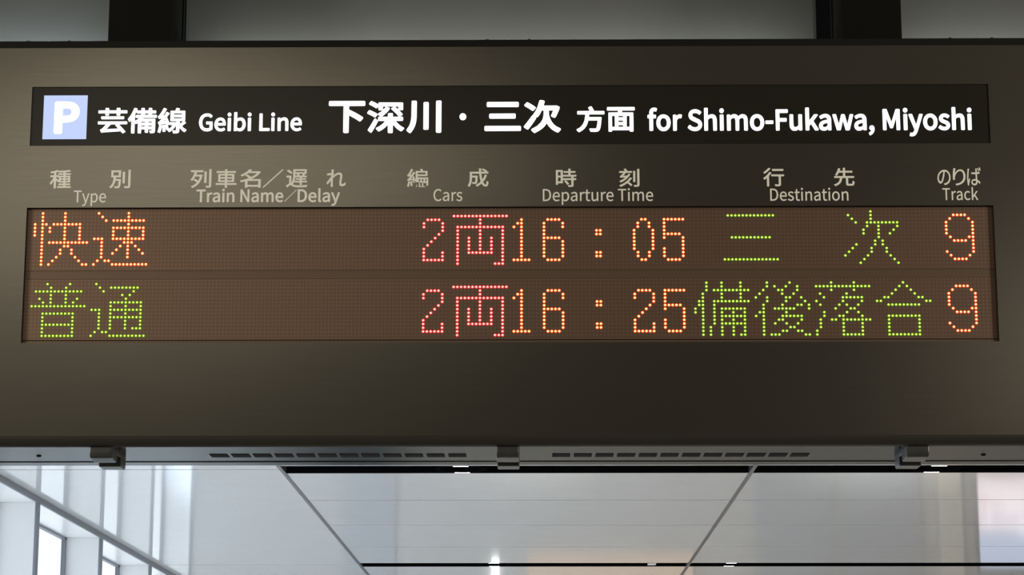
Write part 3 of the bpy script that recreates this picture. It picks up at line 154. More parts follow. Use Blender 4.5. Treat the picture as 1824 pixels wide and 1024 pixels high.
# ------------------------------------------------------------------ materials
M_face = noise_col(mat('brushed_bronze_steel', (0.17, 0.158, 0.130), 0.23, 0.88), 26, 0.93, 1.05, (0.25, 1, 14), 0.02)
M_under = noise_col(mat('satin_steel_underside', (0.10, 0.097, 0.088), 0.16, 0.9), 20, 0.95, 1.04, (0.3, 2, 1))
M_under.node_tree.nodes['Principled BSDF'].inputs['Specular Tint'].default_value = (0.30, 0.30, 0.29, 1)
M_dark = mat('dark_edge_trim', (0.006, 0.006, 0.0045), 0.7, spec=0.12)
M_bedge = mat('dark_bronze_trim', (0.024, 0.022, 0.018), 0.5, spec=0.25)
M_hole = mat('black_recess', (0.012, 0.011, 0.010), 0.8, spec=0.1)
M_black = mat('black_acrylic', (0.017, 0.0155, 0.012), 0.22, spec=0.2)
M_white_light = mat('lit_white_lettering', (0.05, 0.05, 0.05), 0.5, emit=(0.95, 0.97, 1.0), estr=1.8)
M_blue_light = mat('lit_pale_blue_tile', (0.03, 0.04, 0.06), 0.5, emit=(0.53, 0.63, 0.97), estr=0.98)
M_print = mat('pale_grey_print', (0.72, 0.70, 0.62), 0.7)
M_latch = noise_col(mat('grey_cast_metal', (0.048, 0.050, 0.047), 0.38, 0.45), 60, 0.85, 1.1)
M_slot = mat('dark_louvre', (0.022, 0.022, 0.021), 0.7, spec=0.03)
M_screw = mat('steel_screw', (0.30, 0.26, 0.23), 0.35, 0.9)
M_post = mat('dark_painted_steel', (0.0035, 0.0035, 0.0025), 0.7, spec=0.08)
M_bulk = noise_col(mat('grey_painted_bulkhead', (0.052, 0.054, 0.0505), 0.6), 12, 0.97, 1.03)
def led_mats(n, core, rim, cs, rs):
    a = mat('led_core_'+n, (0, 0, 0), emit=core, estr=cs*1.7); b = mat('led_rim_'+n, (0, 0, 0), emit=rim, estr=rs*1.35)
    return [a, b]
L_amber = led_mats('amber', (1.0, 0.74, 0.24), (1.0, 0.055, 0.006), 1.25, 0.95)
L_orange = led_mats('orange_red', (1.0, 0.68, 0.26), (1.0, 0.045, 0.006), 1.25, 0.95)
L_red = led_mats('red', (1.0, 0.44, 0.36), (1.0, 0.008, 0.022), 1.15, 0.85)
L_green = led_mats('green', (0.66, 0.98, 0.09), (0.07, 0.22, 0.003), 0.95, 0.8)

# ------------------------------------------------------------------ the departure board
BX0, BX1 = -1.285, 1.155
BZ0 = CAM.z + 0.691
WX0, WX1 = -1.0963, 0.967            # header panel and display window share these edges
WZ0, WZ1 = CAM.z+0.9098, CAM.z+1.2044
HZ0, HZ1 = CAM.z+1.3415, CAM.z+1.4734
FZ0, FZ1 = CAM.z+0.712, CAM.z+1.5612
board = empty('departure_board', ((BX0+BX1)/2, D+0.15, BZ0))
tag(board, 'long steel departure board with lit header and two LED rows under dark posts', 'departure board')

bm = bmesh.new()
xs = [BX0, WX0, WX1, BX1]; zs = [FZ0, WZ0, WZ1, HZ0, HZ1, FZ1]
for i in range(3):
    for j in range(5):
        if i == 1 and j in (1, 3): continue
        quad(bm, [(xs[i], D, zs[j]), (xs[i+1], D, zs[j]), (xs[i+1], D, zs[j+1]), (xs[i], D, zs[j+1])])
for z0, z1 in ((WZ0, WZ1), (HZ0, HZ1)):
    dp = 0.012 if z0 == WZ0 else 0.005
    quad(bm, [(WX0, D, z0), (WX0, D, z1), (WX0, D+dp, z1), (WX0, D+dp, z0)], 1)
    quad(bm, [(WX1, D, z0), (WX1, D+dp, z0), (WX1, D+dp, z1), (WX1, D, z1)], 1)
    quad(bm, [(WX0, D, z0), (WX0, D+dp, z0), (WX1, D+dp, z0), (WX1, D, z0)], 1)
    quad(bm, [(WX0, D, z1), (WX1, D, z1), (WX1, D+dp, z1), (WX0, D+dp, z1)], 1)
for x in (BX0, BX1):
    quad(bm, [(x, D, FZ0), (x, D+0.02, FZ0), (x, D+0.02, FZ1), (x, D, FZ1)])
obj('face_panel', bm, [M_face, M_hole], board, recalc=False)
bm = bmesh.new(); n = 6
for k in range(n):                       # rolled lower edge, its shade put into a darker metal colour
    a0, a1 = [math.pi/2*q/n for q in (k, k+1)]
    f0 = (D+0.022*(1-math.cos(a0)), FZ0-(FZ0-BZ0)*math.sin(a0)); f1 = (D+0.022*(1-math.cos(a1)), FZ0-(FZ0-BZ0)*math.sin(a1))
    quad(bm, [(BX0, f0[0], f0[1]), (BX0, f1[0], f1[1]), (BX1, f1[0], f1[1]), (BX1, f0[0], f0[1])])
obj('bottom_trim', bm, M_bedge, board, recalc=False)

bm = bmesh.new(); box(bm, BX0, BX1, D+0.001, D+0.03, FZ1+0.0005, BZ1, 0.002)
obj('top_trim', bm, M_dark, board)
bm = bmesh.new(); box(bm, BX0+0.002, BX1-0.002, D+0.022, D+0.309, BZ0+0.004, BZ1-0.004, 0.003)
obj('housing', bm, M_dark, board)
bm = bmesh.new()                          # underside in three folded strips
U0, U1 = D+0.022, D+0.312
for a, b, z in ((U0, U0+0.045, 0.0), (U0+0.048, U0+0.235, 0.0015), (U0+0.238, U1, 0.0)):
    box(bm, BX0, BX1, a, b, BZ0+z, BZ0+0.0038, 0.0006)
obj('underside_panel', bm, M_under, board)
def under(px, py):                        # point of the photograph on the underside
    return cpnt(px, py, BZ0)
for x0p, n_ in ((374.5, 12), (983.5, 12)):
    x0 = under(x0p, 812)[0]; x1 = under(x0p+38.55, 812)[0]; p = x1-x0
    for k in range(n_):
        bm = bmesh.new(); yc = U0+0.14
        box(bm, x0+k*p, x0+k*p+p*0.83, yc-0.024, yc+0.024, BZ0+0.0006, BZ0+0.004, 0.0004)
        obj('vent_slot', bm, M_slot, board)
def dome(bm, x, y, z, r, h, ax='z', seg=12, mi=0):
    rings = []
    for q in (0, 0.5, 0.85):
        rr = r*math.sqrt(1-q*q); rings.append([(rr*math.cos(2*math.pi*i/seg), rr*math.sin(2*math.pi*i/seg), h*q) for i in range(seg)])
    def P(p):
        a, b, c = p
        return (x+a, y+b, z+c) if ax == 'z' else ((x+a, y+b, z-c) if ax == '-z' else (x+a, y-c, z+b))
    vr = [[bm.verts.new(P(p)) for p in rg] for rg in rings]
    for A, B in zip(vr, vr[1:]):
        for i in range(seg): bm.faces.new((A[i], A[(i+1) % seg], B[(i+1) % seg], B[i])).material_index = mi
    bm.faces.new(vr[-1]).material_index = mi
for px in (50, 88, 124, 868, 905, 943, 1692, 1729, 1767):
    x, _ = bp(px, 72, D+0.012)
    bm = bmesh.new(); dome(bm, x, D+0.012, BZ1-0.0005, 0.0055, 0.0055 if px not in (88, 905, 1729) else 0.0035)
    obj('screw', bm, M_screw, board, smooth=True)
for px in (68, 1750):
    x, y = under(px, 812); bm = bmesh.new(); dome(bm, x, U0+0.14, BZ0+0.0015, 0.006, 0.003, '-z')
    obj('screw', bm, M_dark, board, smooth=True)
def latch(xc):
    bm = bmesh.new(); y = D+0.020; z = BZ0+0.004; hw = 0.0235
    def arc(cy_, cz_, r, a0, a1, k=5): return [(cy_+r*math.cos(math.radians(a0+(a1-a0)*i/k)), cz_+r*math.sin(math.radians(a0+(a1-a0)*i/k))) for i in range(k+1)]
    prof = [(y, z+0.004)] + arc(y+0.012, z-0.015, 0.012, 180, 250) + [(y+0.05, z-0.029)] + arc(y+0.058, z-0.019, 0.010, -80, 0) + \
           [(y+0.068, z-0.012), (y+0.105, z-0.012), (y+0.107, z-0.031)] + arc(y+0.160, z-0.021, 0.010, -90, 0) + [(y+0.170, z+0.004)]
    prism_x(bm, prof, xc-hw, xc+hw)
    o = obj('latch', bm, M_latch, board)
    bv = o.modifiers.new('bevel', 'BEVEL'); bv.width = 0.002; bv.segments = 2; bv.limit_method = 'ANGLE'
    bm = bmesh.new(); box(bm, xc-hw+0.001, xc+hw-0.001, y+0.069, y+0.104, z-0.0145, z-0.0115, 0.0005)
    obj('catch_plate', bm, M_dark, o)
for px in (176, 904, 1638): latch(bp(px, 805)[0])

# header panel with lit lettering
bm = bmesh.new(); box(bm, WX0, WX1, D+0.003, D+0.021, HZ0, HZ1)
header = obj('header_panel', bm, M_black, board); header['label'] = 'black header strip with white lit lettering'
def glyph_mesh(key, thick):
    c = bpy.data.curves.new('g', 'CURVE'); c.dimensions = '2D'; c.fill_mode = 'BOTH'; c.extrude = thick
    for lp in GLYPHS[key].split('/'):
        pts = [tuple(float(v)/1000 for v in p.split(',')) for p in lp.split(' ')]
        s = c.splines.new('POLY'); s.points.add(len(pts)-1); s.use_cyclic_u = True
        for q, (a, b) in zip(s.points, pts): q.co = (a, b, 0, 1)
    o = bpy.data.objects.new('g', c); COL.objects.link(o); bpy.context.view_layer.update()
    me = bpy.data.meshes.new_from_object(o.evaluated_get(bpy.context.evaluated_depsgraph_get()))
    bpy.data.objects.remove(o); bpy.data.curves.remove(c); return me
def gbox(key):
    a = [tuple(float(v)/1000 for v in p.split(',')) for lp in GLYPHS[key].split('/') for p in lp.split(' ')]
    return min(p[0] for p in a), max(p[0] for p in a), min(p[1] for p in a), max(p[1] for p in a)
def add_glyph(bm, key, px0, px1, ptop, pbot, y, thick, cap=None):
    """glyph stretched to the photographed box; with cap = (low, high) in glyph units the heights refer to base line and capital top"""
    g0, g1, h0, h1 = gbox(key)
    if cap: h0, h1 = cap
    xa, zt = bp(px0, ptop, y); xb, zb = bp(px1, pbot, y)
    me = glyph_mesh(key, thick/2); sx = (xb-xa)/(g1-g0); sz = (zt-zb)/(h1-h0)
    for v in me.vertices:
        a, b, t = v.co; v.co = (xa+(a-g0)*sx, y-thick/2+t, zb+(b-h0)*sz)
    bm.from_mesh(me); bpy.data.meshes.remove(me)
def words(bm):
    """split one string's mesh into its words: the gaps between words are wider than those between letters"""
    bm.verts.index_update(); left = set(bm.verts); isl = []
    while left:
        st = [left.pop()]; g = list(st)
        while st:
            for e in st.pop().link_edges:
                for v in e.verts:
                    if v in left: left.discard(v); st.append(v); g.append(v)
        isl.append((min(v.co.x for v in g), max(v.co.x for v in g), g))
    isl.sort(key=lambda t: t[0]); zz = [v.co.z for v in bm.verts]; thr = (max(zz)-min(zz))*0.13
    out = [[isl[0]]]; far = isl[0][1]
    for t in isl[1:]:
        if t[0]-far > thr: out.append([])
        out[-1].append(t); far = max(far, t[1])
    return [[v for t in grp for v in t[2]] for grp in out]
def lettering(name, glyphs, y, thick, mt, parent, label=None):
    """every Japanese character and every Latin word is a part of its own"""
    for g in glyphs:
        bm = bmesh.new(); add_glyph(bm, g[0], g[1], g[2], g[3], g[4], y, thick, g[5] if len(g) > 5 else None)
        bmesh.ops.remove_doubles(bm, verts=bm.verts, dist=1e-6)
        ws = words(bm) if ' ' in g[0] else [list(bm.verts)]
        if len(ws) == 1: pieces = [bm]
        else:
            pieces = []
            for w in ws:
                keep = {v.index for v in w}; b2 = bm.copy(); b2.verts.ensure_lookup_table()
                bmesh.ops.delete(b2, geom=[v for v in b2.verts if v.index not in keep], context='VERTS'); pieces.append(b2)
            bm.free()
        for q in pieces:
            o = obj(name, q, mt, parent)
            if label: o['label'] = label
hy = D+0.003
bm = bmesh.new(); x0, z0 = bp(75.5, 248, hy); x1, z1 = bp(156.5, 170, hy); box(bm, x0, x1, hy-0.0008, hy+0.001, z0, z1)
obj('icon_tile', bm, M_blue_light, header)['label'] = 'pale blue lit square'
lettering('icon_letter', [('P', 98, 140.5, 181, 238.5)], hy-0.0008, 0.001, M_white_light, header, 'white letter P')
lettering('line_name', [('芸|b', 175.5, 226, 192.5, 237.5), ('備|b', 228.5, 278.5, 192.5, 237.5), ('線|b', 282, 332, 192.5, 237.5)], hy, 0.0016, M_white_light, header)
CAPB = (0-0.0, 0.254)
lettering('line_name', [('Geibi Line', 355, 537.5, 204.2, 232.2, (0.0, 0.252))], hy, 0.0016, M_white_light, header)
lettering('direction_name', [('下|h', 586, 650, 180.3, 237), ('深|h', 654.5, 720, 180.3, 237), ('川|h', 724.5, 786, 179.5, 237), ('・|h', 818.5, 830.5, 202, 214.2),
                        ('三|h', 863, 928, 182, 233.3), ('次|h', 933, 999, 178.5, 236.8)], hy, 0.0016, M_white_light, header)
lettering('direction_name', [('方|h', 1027, 1077, 189.7, 235.3), ('面|h', 1081, 1131, 191, 234.5)], hy, 0.0016, M_white_light, header)
lettering('direction_name', [('for Shimo-Fukawa, Miyoshi', 1153, 1731.5, 197.3, 230.2, (0.0, 0.254))], hy, 0.0016, M_white_light, header)

# printed column headings
def heading(*g): lettering('column_heading', g, D-0.0001, 0.0003, M_print, board)
CP = (0.0, 0.2555)
heading(('種', 89.5, 126, 302.7, 335.4), ('別', 196, 232, 302.5, 335.3))
heading(('Type', 131.6, 188.6, 339.6, 360.2, CP))
heading(('列', 340, 376.2, 301.5, 334.8), ('車', 384.8, 421.2, 301.5, 334.6), ('名', 427.8, 464.2, 301.5, 334.4), ('／', 468.5, 504, 301.5, 334.5), ('遅', 509.8, 547.4, 301.5, 334), ('れ', 581.8, 616, 302, 333))
heading(('Train Name', 350, 504.6, 338.2, 359.4, CP), ('／', 507, 528.2, 337.5, 359), ('Delay', 530.3, 605.4, 337.8, 359.2, CP))
heading(('編', 725.3, 762.8, 300.7, 333.2), ('成', 833.2, 870.2, 300, 332.8))
heading(('Cars', 772.2, 823.5, 337.2, 357.8, CP))
heading(('時', 990, 1026.8, 300.6, 333), ('刻', 1102.7, 1139.2, 300.3, 332.8))
heading(('Departure Time', 966.8, 1163.6, 337, 357.6, CP))
heading(('行', 1359, 1397.2, 299, 332), ('先', 1484.8, 1522.4, 298.8, 331.4))
heading(('Destination', 1371.6, 1511.5, 336.2, 357, CP))
heading(('の', 1669.2, 1693.8, 302.3, 329.8), ('り', 1696.6, 1720.4, 299.6, 330.4), ('ば', 1721.8, 1748, 298, 330.3))
heading(('Track', 1678.4, 1742.6, 335.4, 356, CP))

# LED display
PX = 0.0080064; PZ = 0.00801; COLX = -1.0790; ROWZ = (CAM.z+1.1940, CAM.z+1.0392); LY = D+0.010
def matrix_material():
    mt = mat('brown_led_matrix', (0.105, 0.066, 0.046), 0.40, 0.68); nt = mt.node_tree; L = nt.links; b = nt.nodes['Principled BSDF']
    tc = nt.nodes.new('ShaderNodeNewGeometry'); sx = nt.nodes.new('ShaderNodeSeparateXYZ'); L.new(tc.outputs['Position'], sx.inputs[0])
    def mth(op, a, b_=None):
        n_ = nt.nodes.new('ShaderNodeMath'); n_.operation = op
        for i, v in enumerate((a, b_)):
            if v is None: continue
            if isinstance(v, (int, float)): n_.inputs[i].default_value = v
            else: L.new(v, n_.inputs[i])
        return n_.outputs[0]
    def cell(o, off, p): return mth('SUBTRACT', mth('FRACT', mth('ADD', mth('DIVIDE', mth('SUBTRACT', o, off), p), 0.5)), 0.5)
    u = cell(sx.outputs[0], COLX-8*PX, PX)
    up_ = mth('GREATER_THAN', sx.outputs[2], (ROWZ[0]-15*PZ+ROWZ[1])/2)
    va = cell(sx.outputs[2], ROWZ[0]-40*PZ, PZ); vb = cell(sx.outputs[2], ROWZ[1]-40*PZ, PZ)
    v = mth('ADD', mth('MULTIPLY', up_, va), mth('MULTIPLY', mth('SUBTRACT', 1.0, up_), vb))
    r = mth('SQRT', mth('ADD', mth('MULTIPLY', u, u), mth('MULTIPLY', v, v)))
    cr = nt.nodes.new('ShaderNodeValToRGB'); e = cr.color_ramp.elements
    e[0].position = 0.10; e[0].color = (0.235, 0.170, 0.128, 1); e[1].position = 0.26; e[1].color = (0.165, 0.103, 0.070, 1)
    L.new(r, cr.inputs[0]); L.new(cr.outputs[0], b.inputs['Base Color'])
    return mt
M_mat = matrix_material()
mats_ = []
zm = (ROWZ[0]-15*PZ-PZ*0.75, ROWZ[1]+PZ*1.3)
for (za, zb) in ((zm[0], WZ1), (WZ0+0.008, zm[1])):
    bm = bmesh.new(); box(bm, WX0, WX1, LY, D+0.021, za, zb, 0.0004); mats_.append(obj('led_matrix', bm, M_mat, board))
mats_[0]['label'] = 'upper LED row reading 16:05'; mats_[1]['label'] = 'lower LED row reading 16:25'
M_div = mat('brown_divider_strip', (0.145, 0.098, 0.068), 0.42, 0.66)
bm = bmesh.new(); box(bm, WX0, WX1, LY, D+0.0215, zm[1]+0.0001, zm[0]-0.0003, 0.0003); obj('matrix_divider', bm, M_div, board)
bm = bmesh.new(); box(bm, WX0, WX1, LY-0.001, D+0.0215, WZ0, WZ0+0.0065, 0.0005); obj('window_sill_strip', bm, M_div, board)

def rows(txt):
    """'r:c,c-c;...' -> list of lit (row, column)"""
    out = []
    for part in txt.split(';'):
        rr, cc = part.split(':')
        ra = [int(v) for v in rr.split('-')]
        for r in range(ra[0], ra[-1]+1):
            for c in cc.split(','):
                ca = [int(v) for v in c.split('-')]
                out += [(r, k) for k in range(ca[0], ca[-1]+1)]
    return sorted(set(out))
CH = {
 '快': '0-2:2,8;3:0,2,3,5-12;4-5:0,2,4,8,12;6:0,2,8,12;7:2,8,12;8:2,4-14;9:2,8,9;10-11:2,7,10;12:2,6,11;13:2,5,12;14:2,4,13,14',
 '速': '0:1,9;1:2,9;2:3,5-13;3:9;4:5-13;5-6:5,9,13;7:0-2,5-13;8:2,8-10;9:2,7,9,11;10:2,6,9,12;11:2,5,9,13;12:2,9;13:1,3,4;14:0,5-14',
 '2': '2:1-4;3:0,5;4:0,5;5:5;6:4;7:3;8:2;9:1;10:0;11-12:0,5;13:0-5',
 '両': '1:0-14;2-3:7;4:1-13;5-6:1,7,13;7-10:1,4,7,10,13;11:1,4-10,13;12-13:1,13;14:1,11-13',
 '1': '2:2;3:1,2;4:0,2;5-12:2;13:0-4',
 '6': '2:1-4;3-4:0,5;5-6:0;7:0-4;8-12:0,5;13:1-4',
 ':': '5-6:0,1;11-12:0,1',
 '0': '2:2,3;3-4:1,4;5-10:0,5;11-12:1,4;13:2,3',
 '5': '2:0-5;3-5:0;6:0-4;7:0,5;8-9:5;10-12:0,5;13:1-4',
 '三': '1:1-13;7:2-12;13:0-14',
 '次': '0:7;1:1,7;2:2,7;3:3,6-14;4:6,9,14;5:5,9,13;6:5,9,12;7:9;8:8,10;9:3,8,10;10:2,7,11;11:1,7,11;12:0,6,12;13:5,13;14:4,14',
 '9': '1:2-5;2:1,6;3-6:0,7;7:1,6,7;8:2-5,7;9-10:7;11:0,7;12:1,6;13:2-5',
 '普': '0:4,10;1:5,9;2:1-13;3:5,9;4:2,5,9,12;5:3,5,9,11;6:0-14;8:3-11;9-10:3,11;11:3-11;12-13:3,11;14:3-11',
 '通': '0:1;1:2,5-12;2:3,11;3:8,10;4:9;5:5-13;6:5,9,13;7:0-2,5-13;8:2,5,9,13;9:2,5-13;10-11:2,5,9,13;12:2,5,9,11-13;13:1,3,4;14:0,5-14',
 '備': '0-1:3,7,12;2:3,5-14;3-4:2,7,12;5:1,2,5-14;6:1,2,5;7:0,2,5,7-13;8:0,2,5,7,10,13;9:2,5,7-13;10:2,5,7,10,13;11:2,5,7-13;12-13:2,4,7,10,13;14:2,4,7,10,12,13',
 '後': '0:3,9;1:3,5,8,11;2:2,6,7,11;3:1,7,10;4:0,3,8,9,12;5:3,8,13;6:2,7,11,12,14;7:2,5-10,14;8:1,2,8;9:0,2,7-12;10:2,6,7,12;11:2,5,8,11;12:2,9,10;13:2,7,8,11,12;14:2,4-6,13,14',
 '落': '0:4,10;1:0-14;2:4,10;3:1,8;4:2,7-12;5:0,7,12;6:1,6,8,11;7:5,9,10;8:2,8,11;9:2,6,7,12;10:1,4,5,7-14;11-12:1,7,12;13:0,7,12;14:0,7-12',
 '合': '0:7;1:6,8;2:5,9;3:4,10;4:2,3,11,12;5:0,1,13,14;6:3-11;9:3-11;10-13:3,11;14:3-11',
}
def led_character(ch, row, col0, mts, kind, name='led_character', txt=None):
    bm = bmesh.new(); rc, rr = (0.0022, 0.0037) if kind != 'green' else (0.0021, 0.0036)
    seg = 12
    for r, c in rows(txt or CH[ch]):
        x = COLX+(col0+c)*PX; z = ROWZ[row]-r*PZ; y = LY
        ring = lambda rad, dy: [bm.verts.new((x+rad*math.cos(2*math.pi*i/seg), y-dy, z+rad*math.sin(2*math.pi*i/seg))) for i in range(seg)]
        a, b, c_ = ring(rr, 0.0002), ring(rc, 0.0012), ring(rc*0.55, 0.0018)
        for A, B, mi in ((a, b, 1), (b, c_, 0)):
            for i in range(seg): bm.faces.new((A[i], A[(i+1) % seg], B[(i+1) % seg], B[i])).material_index = mi
        bm.faces.new(c_).material_index = 0
    o = obj(name, bm, mts, mats_[row]); o['label'] = '%s lit LED %s' % (kind, name[4:])
for row, items in enumerate((
    (('快', 0, L_amber, 'amber'), ('速', 16, L_amber, 'amber'), ('2', 104, L_red, 'red'), ('両', 112, L_red, 'red'), ('1', 128, L_amber, 'amber'), ('6', 136, L_amber, 'amber'), (':', 150, L_amber, 'amber'),
     ('0', 160, L_amber, 'amber'), ('5', 168, L_amber, 'amber'), ('三', 184, L_green, 'green'), ('次', 216, L_green, 'green'), ('9', 243, L_orange, 'orange')),
    (('普', 0, L_green, 'green'), ('通', 16, L_green, 'green'), ('2', 104, L_red, 'red'), ('両', 112, L_red, 'red'), ('1', 128, L_amber, 'amber'), ('6', 136, L_amber, 'amber'), (':', 150, L_amber, 'amber'),
     ('2', 160, L_amber, 'amber'), ('5', 168, L_amber, 'amber'), ('備', 176, L_green, 'green'), ('後', 192, L_green, 'green'), ('落', 208, L_green, 'green'), ('合', 224, L_green, 'green'), ('9', 243, L_orange, 'orange')))):
    for it in items:
        if it[0] in '三:':            # strokes and dots that stand apart
            for seg_ in CH[it[0]].split(';'): led_character(it[0], row, it[1], it[2], it[3], 'led_stroke' if it[0] == '三' else 'led_dot', seg_)
        else: led_character(it[0], row, it[1], it[2], it[3])

# ------------------------------------------------------------------ posts that carry the board
for px0, px1, lab in ((192, 302, 'dark steel post rising from the board above its header tile'), (1502, 1607, 'dark steel post rising from the board near its right end')):
    x0 = bp(px0, 70, D+0.03)[0]; x1 = bp(px1, 70, D+0.03)[0]; cx = (x0+x1)/2
    p = empty('hanger_post', (cx, D+0.13, BZ1)); tag(p, lab, 'post', 'steel posts holding up the board')
    bm = bmesh.new(); box(bm, x0, x1, D+0.03, D+0.045, BZ1, CZ, 0.002); obj('flange', bm, M_post, p)
    bm = bmesh.new(); box(bm, x0+0.004, x1-0.004, D+0.045, D+0.22, BZ1, CZ, 0.002); obj('web', bm, M_post, p)
    bm = bmesh.new(); box(bm, x0, x1, D+0.22, D+0.235, BZ1, CZ, 0.002); obj('flange', bm, M_post, p)

# ------------------------------------------------------------------ the hall
M_ceil = noise_col(mat('glossy_white_metal_panel', (0.72, 0.725, 0.73), 0.075, 0.0, spec=0.38, ior=1.5), 3, 0.985, 1.015)
M_plenum = mat('black_plenum', (0.006, 0.006, 0.007), 0.9, spec=0.0)
M_rail = mat('grey_ceiling_rail', (0.10, 0.10, 0.11), 0.4, 0.4)
M_mull = mat('grey_window_frame', (0.24, 0.25, 0.29), 0.45, 0.3)
M_pier = noise_col(mat('white_wall_panel', (0.94, 0.945, 0.95), 0.25), 2, 0.98, 1.02)
M_floor = noise_col(mat('grey_stone_floor', (0.34, 0.32, 0.29), 0.25), 1.2, 0.9, 1.1)
M_wall = noise_col(mat('pale_grey_wall', (0.55, 0.55, 0.54), 0.5), 1.5, 0.96, 1.04)
M_front = noise_col(mat('dark_hall_wall', (0.10, 0.095, 0.085), 0.6), 1.5, 0.9, 1.1)
XL, XW = -4.30, -4.65        # frame plane and glazing plane on the left
XR = 9.0; Y0, Y1 = -11.0, 31.0
RL, RR = -2.02, 1.664        # the two ceiling rails
SLOTS = [(9.83, 10.24), (17.98, 18.385), (26.135, 26.53)]
YB = D+0.42                  # back of the bulkhead above the board
bm = bmesh.new(); box(bm, XW-0.3, XR, Y0, Y1, -0.1, 0.0); struct('floor', bm, M_floor)
bm = bmesh.new(); box(bm, -2.6, -1.25, 6.0, Y1, 0.0, 0.004); struct('floor_inlay', bm, mat('dark_stone_inlay', (0.035, 0.035, 0.036), 0.3))  # unseen dark strip, added for its reflection in the board's underside
bm = bmesh.new(); box(bm, XL, -2.6, 6.0, Y1, 0.0, 0.004); struct('floor_border', bm, mat('pale_stone_border', (0.62, 0.62, 0.62), 0.3))  # unseen pale strip, added to brighten the underside's reflection and the left ceiling
bm = bmesh.new(); G = 0.026
def panels(x0, x1, ys):
    for a, b in zip(ys, ys[1:]):
        if b-a > 0.5: box(bm, x0, x1, a+G/2, b-G/2, CZ, CZ+0.004)
ys = [YB, 7.75, 9.83, 10.24, 12.15, 14.05, 16.0, 17.98, 18.385, 20.208, 22.228, 24.306, 26.135, 26.53, 28.5, Y1]
panels(RL+0.016, RR-0.016, ys); panels(RR+0.016, XR, ys)
panels(XL, RL-0.016, [YB, 10.03, 18.17, 26.33, Y1])
struct('ceiling', bm, M_ceil)
bm = bmesh.new(); box(bm, XW-0.3, XR, Y0, Y1, CZ+0.16, CZ+0.2); struct('ceiling_slab', bm, M_plenum)
bm = bmesh.new(); box(bm, XW-0.3, XR, Y0, D+0.1, CZ, CZ+0.03); struct('ceiling_front', bm, M_front)
for k, xr in enumerate((RL, RR)):
    bm = bmesh.new(); box(bm, xr-0.016, xr+0.016, YB, Y1, CZ-0.006, CZ+0.05, 0.002); struct('trim_%d' % (k+1), bm, M_rail)
# upper bulkhead behind the board, open on both sides of each post
bm = bmesh.new(); yb0 = D+0.33
xa = bp(330, 70, yb0)[0]; xb = bp(1455, 60, yb0)[0]
xl = bp(230, 70, yb0)[0]; xr_ = bp(1580, 70, yb0)[0]
for a, b in ((XW, xl), (xa, xb), (xr_, XR)): box(bm, a, b, yb0, YB, BZ1-0.1, CZ, 0.008)
struct('wall_bulkhead', bm, M_bulk)
bm = bmesh.new(); box(bm, XL, XR, YB+0.001, YB+0.02, BZ1-0.1, CZ); struct('wall_bulkhead_back', bm, M_plenum)
# left wall: white fins across deep window bays, glazing set back behind them
MY = [19.90-2.95*k for k in range(4, 0, -1)] + [19.90+2.95*k for k in range(0, 4)]
bm = bmesh.new(); PL = 0.09
ZH = CZ-0.05
for y in MY: box(bm, XW-0.02, XL-0.012, y, min(y+PL, Y1), 0.0, ZH, 0.003)
box(bm, XW-0.3, XL, Y0, MY[0]-1.5, 0.0, ZH)
box(bm, XW-0.02, XL, YB, Y1, ZH, CZ+0.05)
box(bm, XW-0.15, XL, MY[0]-1.5, Y1, 0.0, 0.35)
struct('wall_left', bm, M_pier)
bm = bmesh.new(); box(bm, XL-0.01, XL+0.012, YB, Y1, CZ-0.052, CZ-0.001, 0.002); struct('trim_4', bm, M_mull)
glass = bpy.data.materials.new('clear_glass'); glass.use_nodes = True; nt = glass.node_tree
tr = nt.nodes.new('ShaderNodeBsdfTransparent'); gl = nt.nodes.new('ShaderNodeBsdfGlossy'); gl.inputs['Roughness'].default_value = 0.02
mx = nt.nodes.new('ShaderNodeMixShader'); mx.inputs[0].default_value = 0.06; tr.inputs[0].default_value = (0.96, 0.98, 1, 1)
nt.links.new(tr.outputs[0], mx.inputs[1]); nt.links.new(gl.outputs[0], mx.inputs[2]); nt.links.new(mx.outputs[0], nt.nodes['Material Output'].inputs[0])
for k, y in enumerate(MY):
    ya, yb_ = y+PL, (MY[k+1] if k+1 < len(MY) else Y1)
    bm = bmesh.new(); w = 0.02
    for q in ((ya, ya+w), (yb_-w-0.03, yb_)): box(bm, XW-0.02, XW+0.02, q[0], q[1], 0.35, ZH)
    for q in ((0.35, 0.40), (2.0, 2.04), (ZH-0.025, ZH)): box(bm, XW-0.02, XW+0.02, ya, yb_, q[0], q[1])
    wf = struct('window_%d' % (k+1), bm, M_mull)
    bm = bmesh.new(); box(bm, XW-0.004, XW+0.004, ya+w, yb_-w, 0.4, ZH-0.02); obj('pane', bm, glass, wf)
    bm = bmesh.new(); box(bm, XL-0.012, XL+0.012, y, y+PL, 0.35, CZ-0.05, 0.002); obj('fin_edge', bm, M_mull, wf)
# other walls
bm = bmesh.new(); box(bm, XR, XR+0.2, Y0, Y1, 0, CZ+0.2); struct('wall_right', bm, M_wall)
bm = bmesh.new(); box(bm, XW-0.3, XR, Y0-0.2, Y0, 0, CZ+0.2); struct('wall_front', bm, M_front)
bm = bmesh.new(); box(bm, XW-0.3, XR, Y1, Y1+0.2, 0, CZ+0.2); struct('wall_back', bm, M_wall)

# black slots across the ceiling, lined with folded black sheet
for k, (a, c) in enumerate(SLOTS):
    bm = bmesh.new(); g = G/2+0.001
    box(bm, RL-0.02, XR, a-g, c+g, CZ+0.10, CZ+0.12)
    box(bm, RL-0.02, XR, a-g, a+0.001, CZ-0.001, CZ+0.12); box(bm, RL-0.02, XR, c-0.001, c+g, CZ-0.001, CZ+0.12)
    struct('trim_%d' % (k+5), bm, M_plenum)
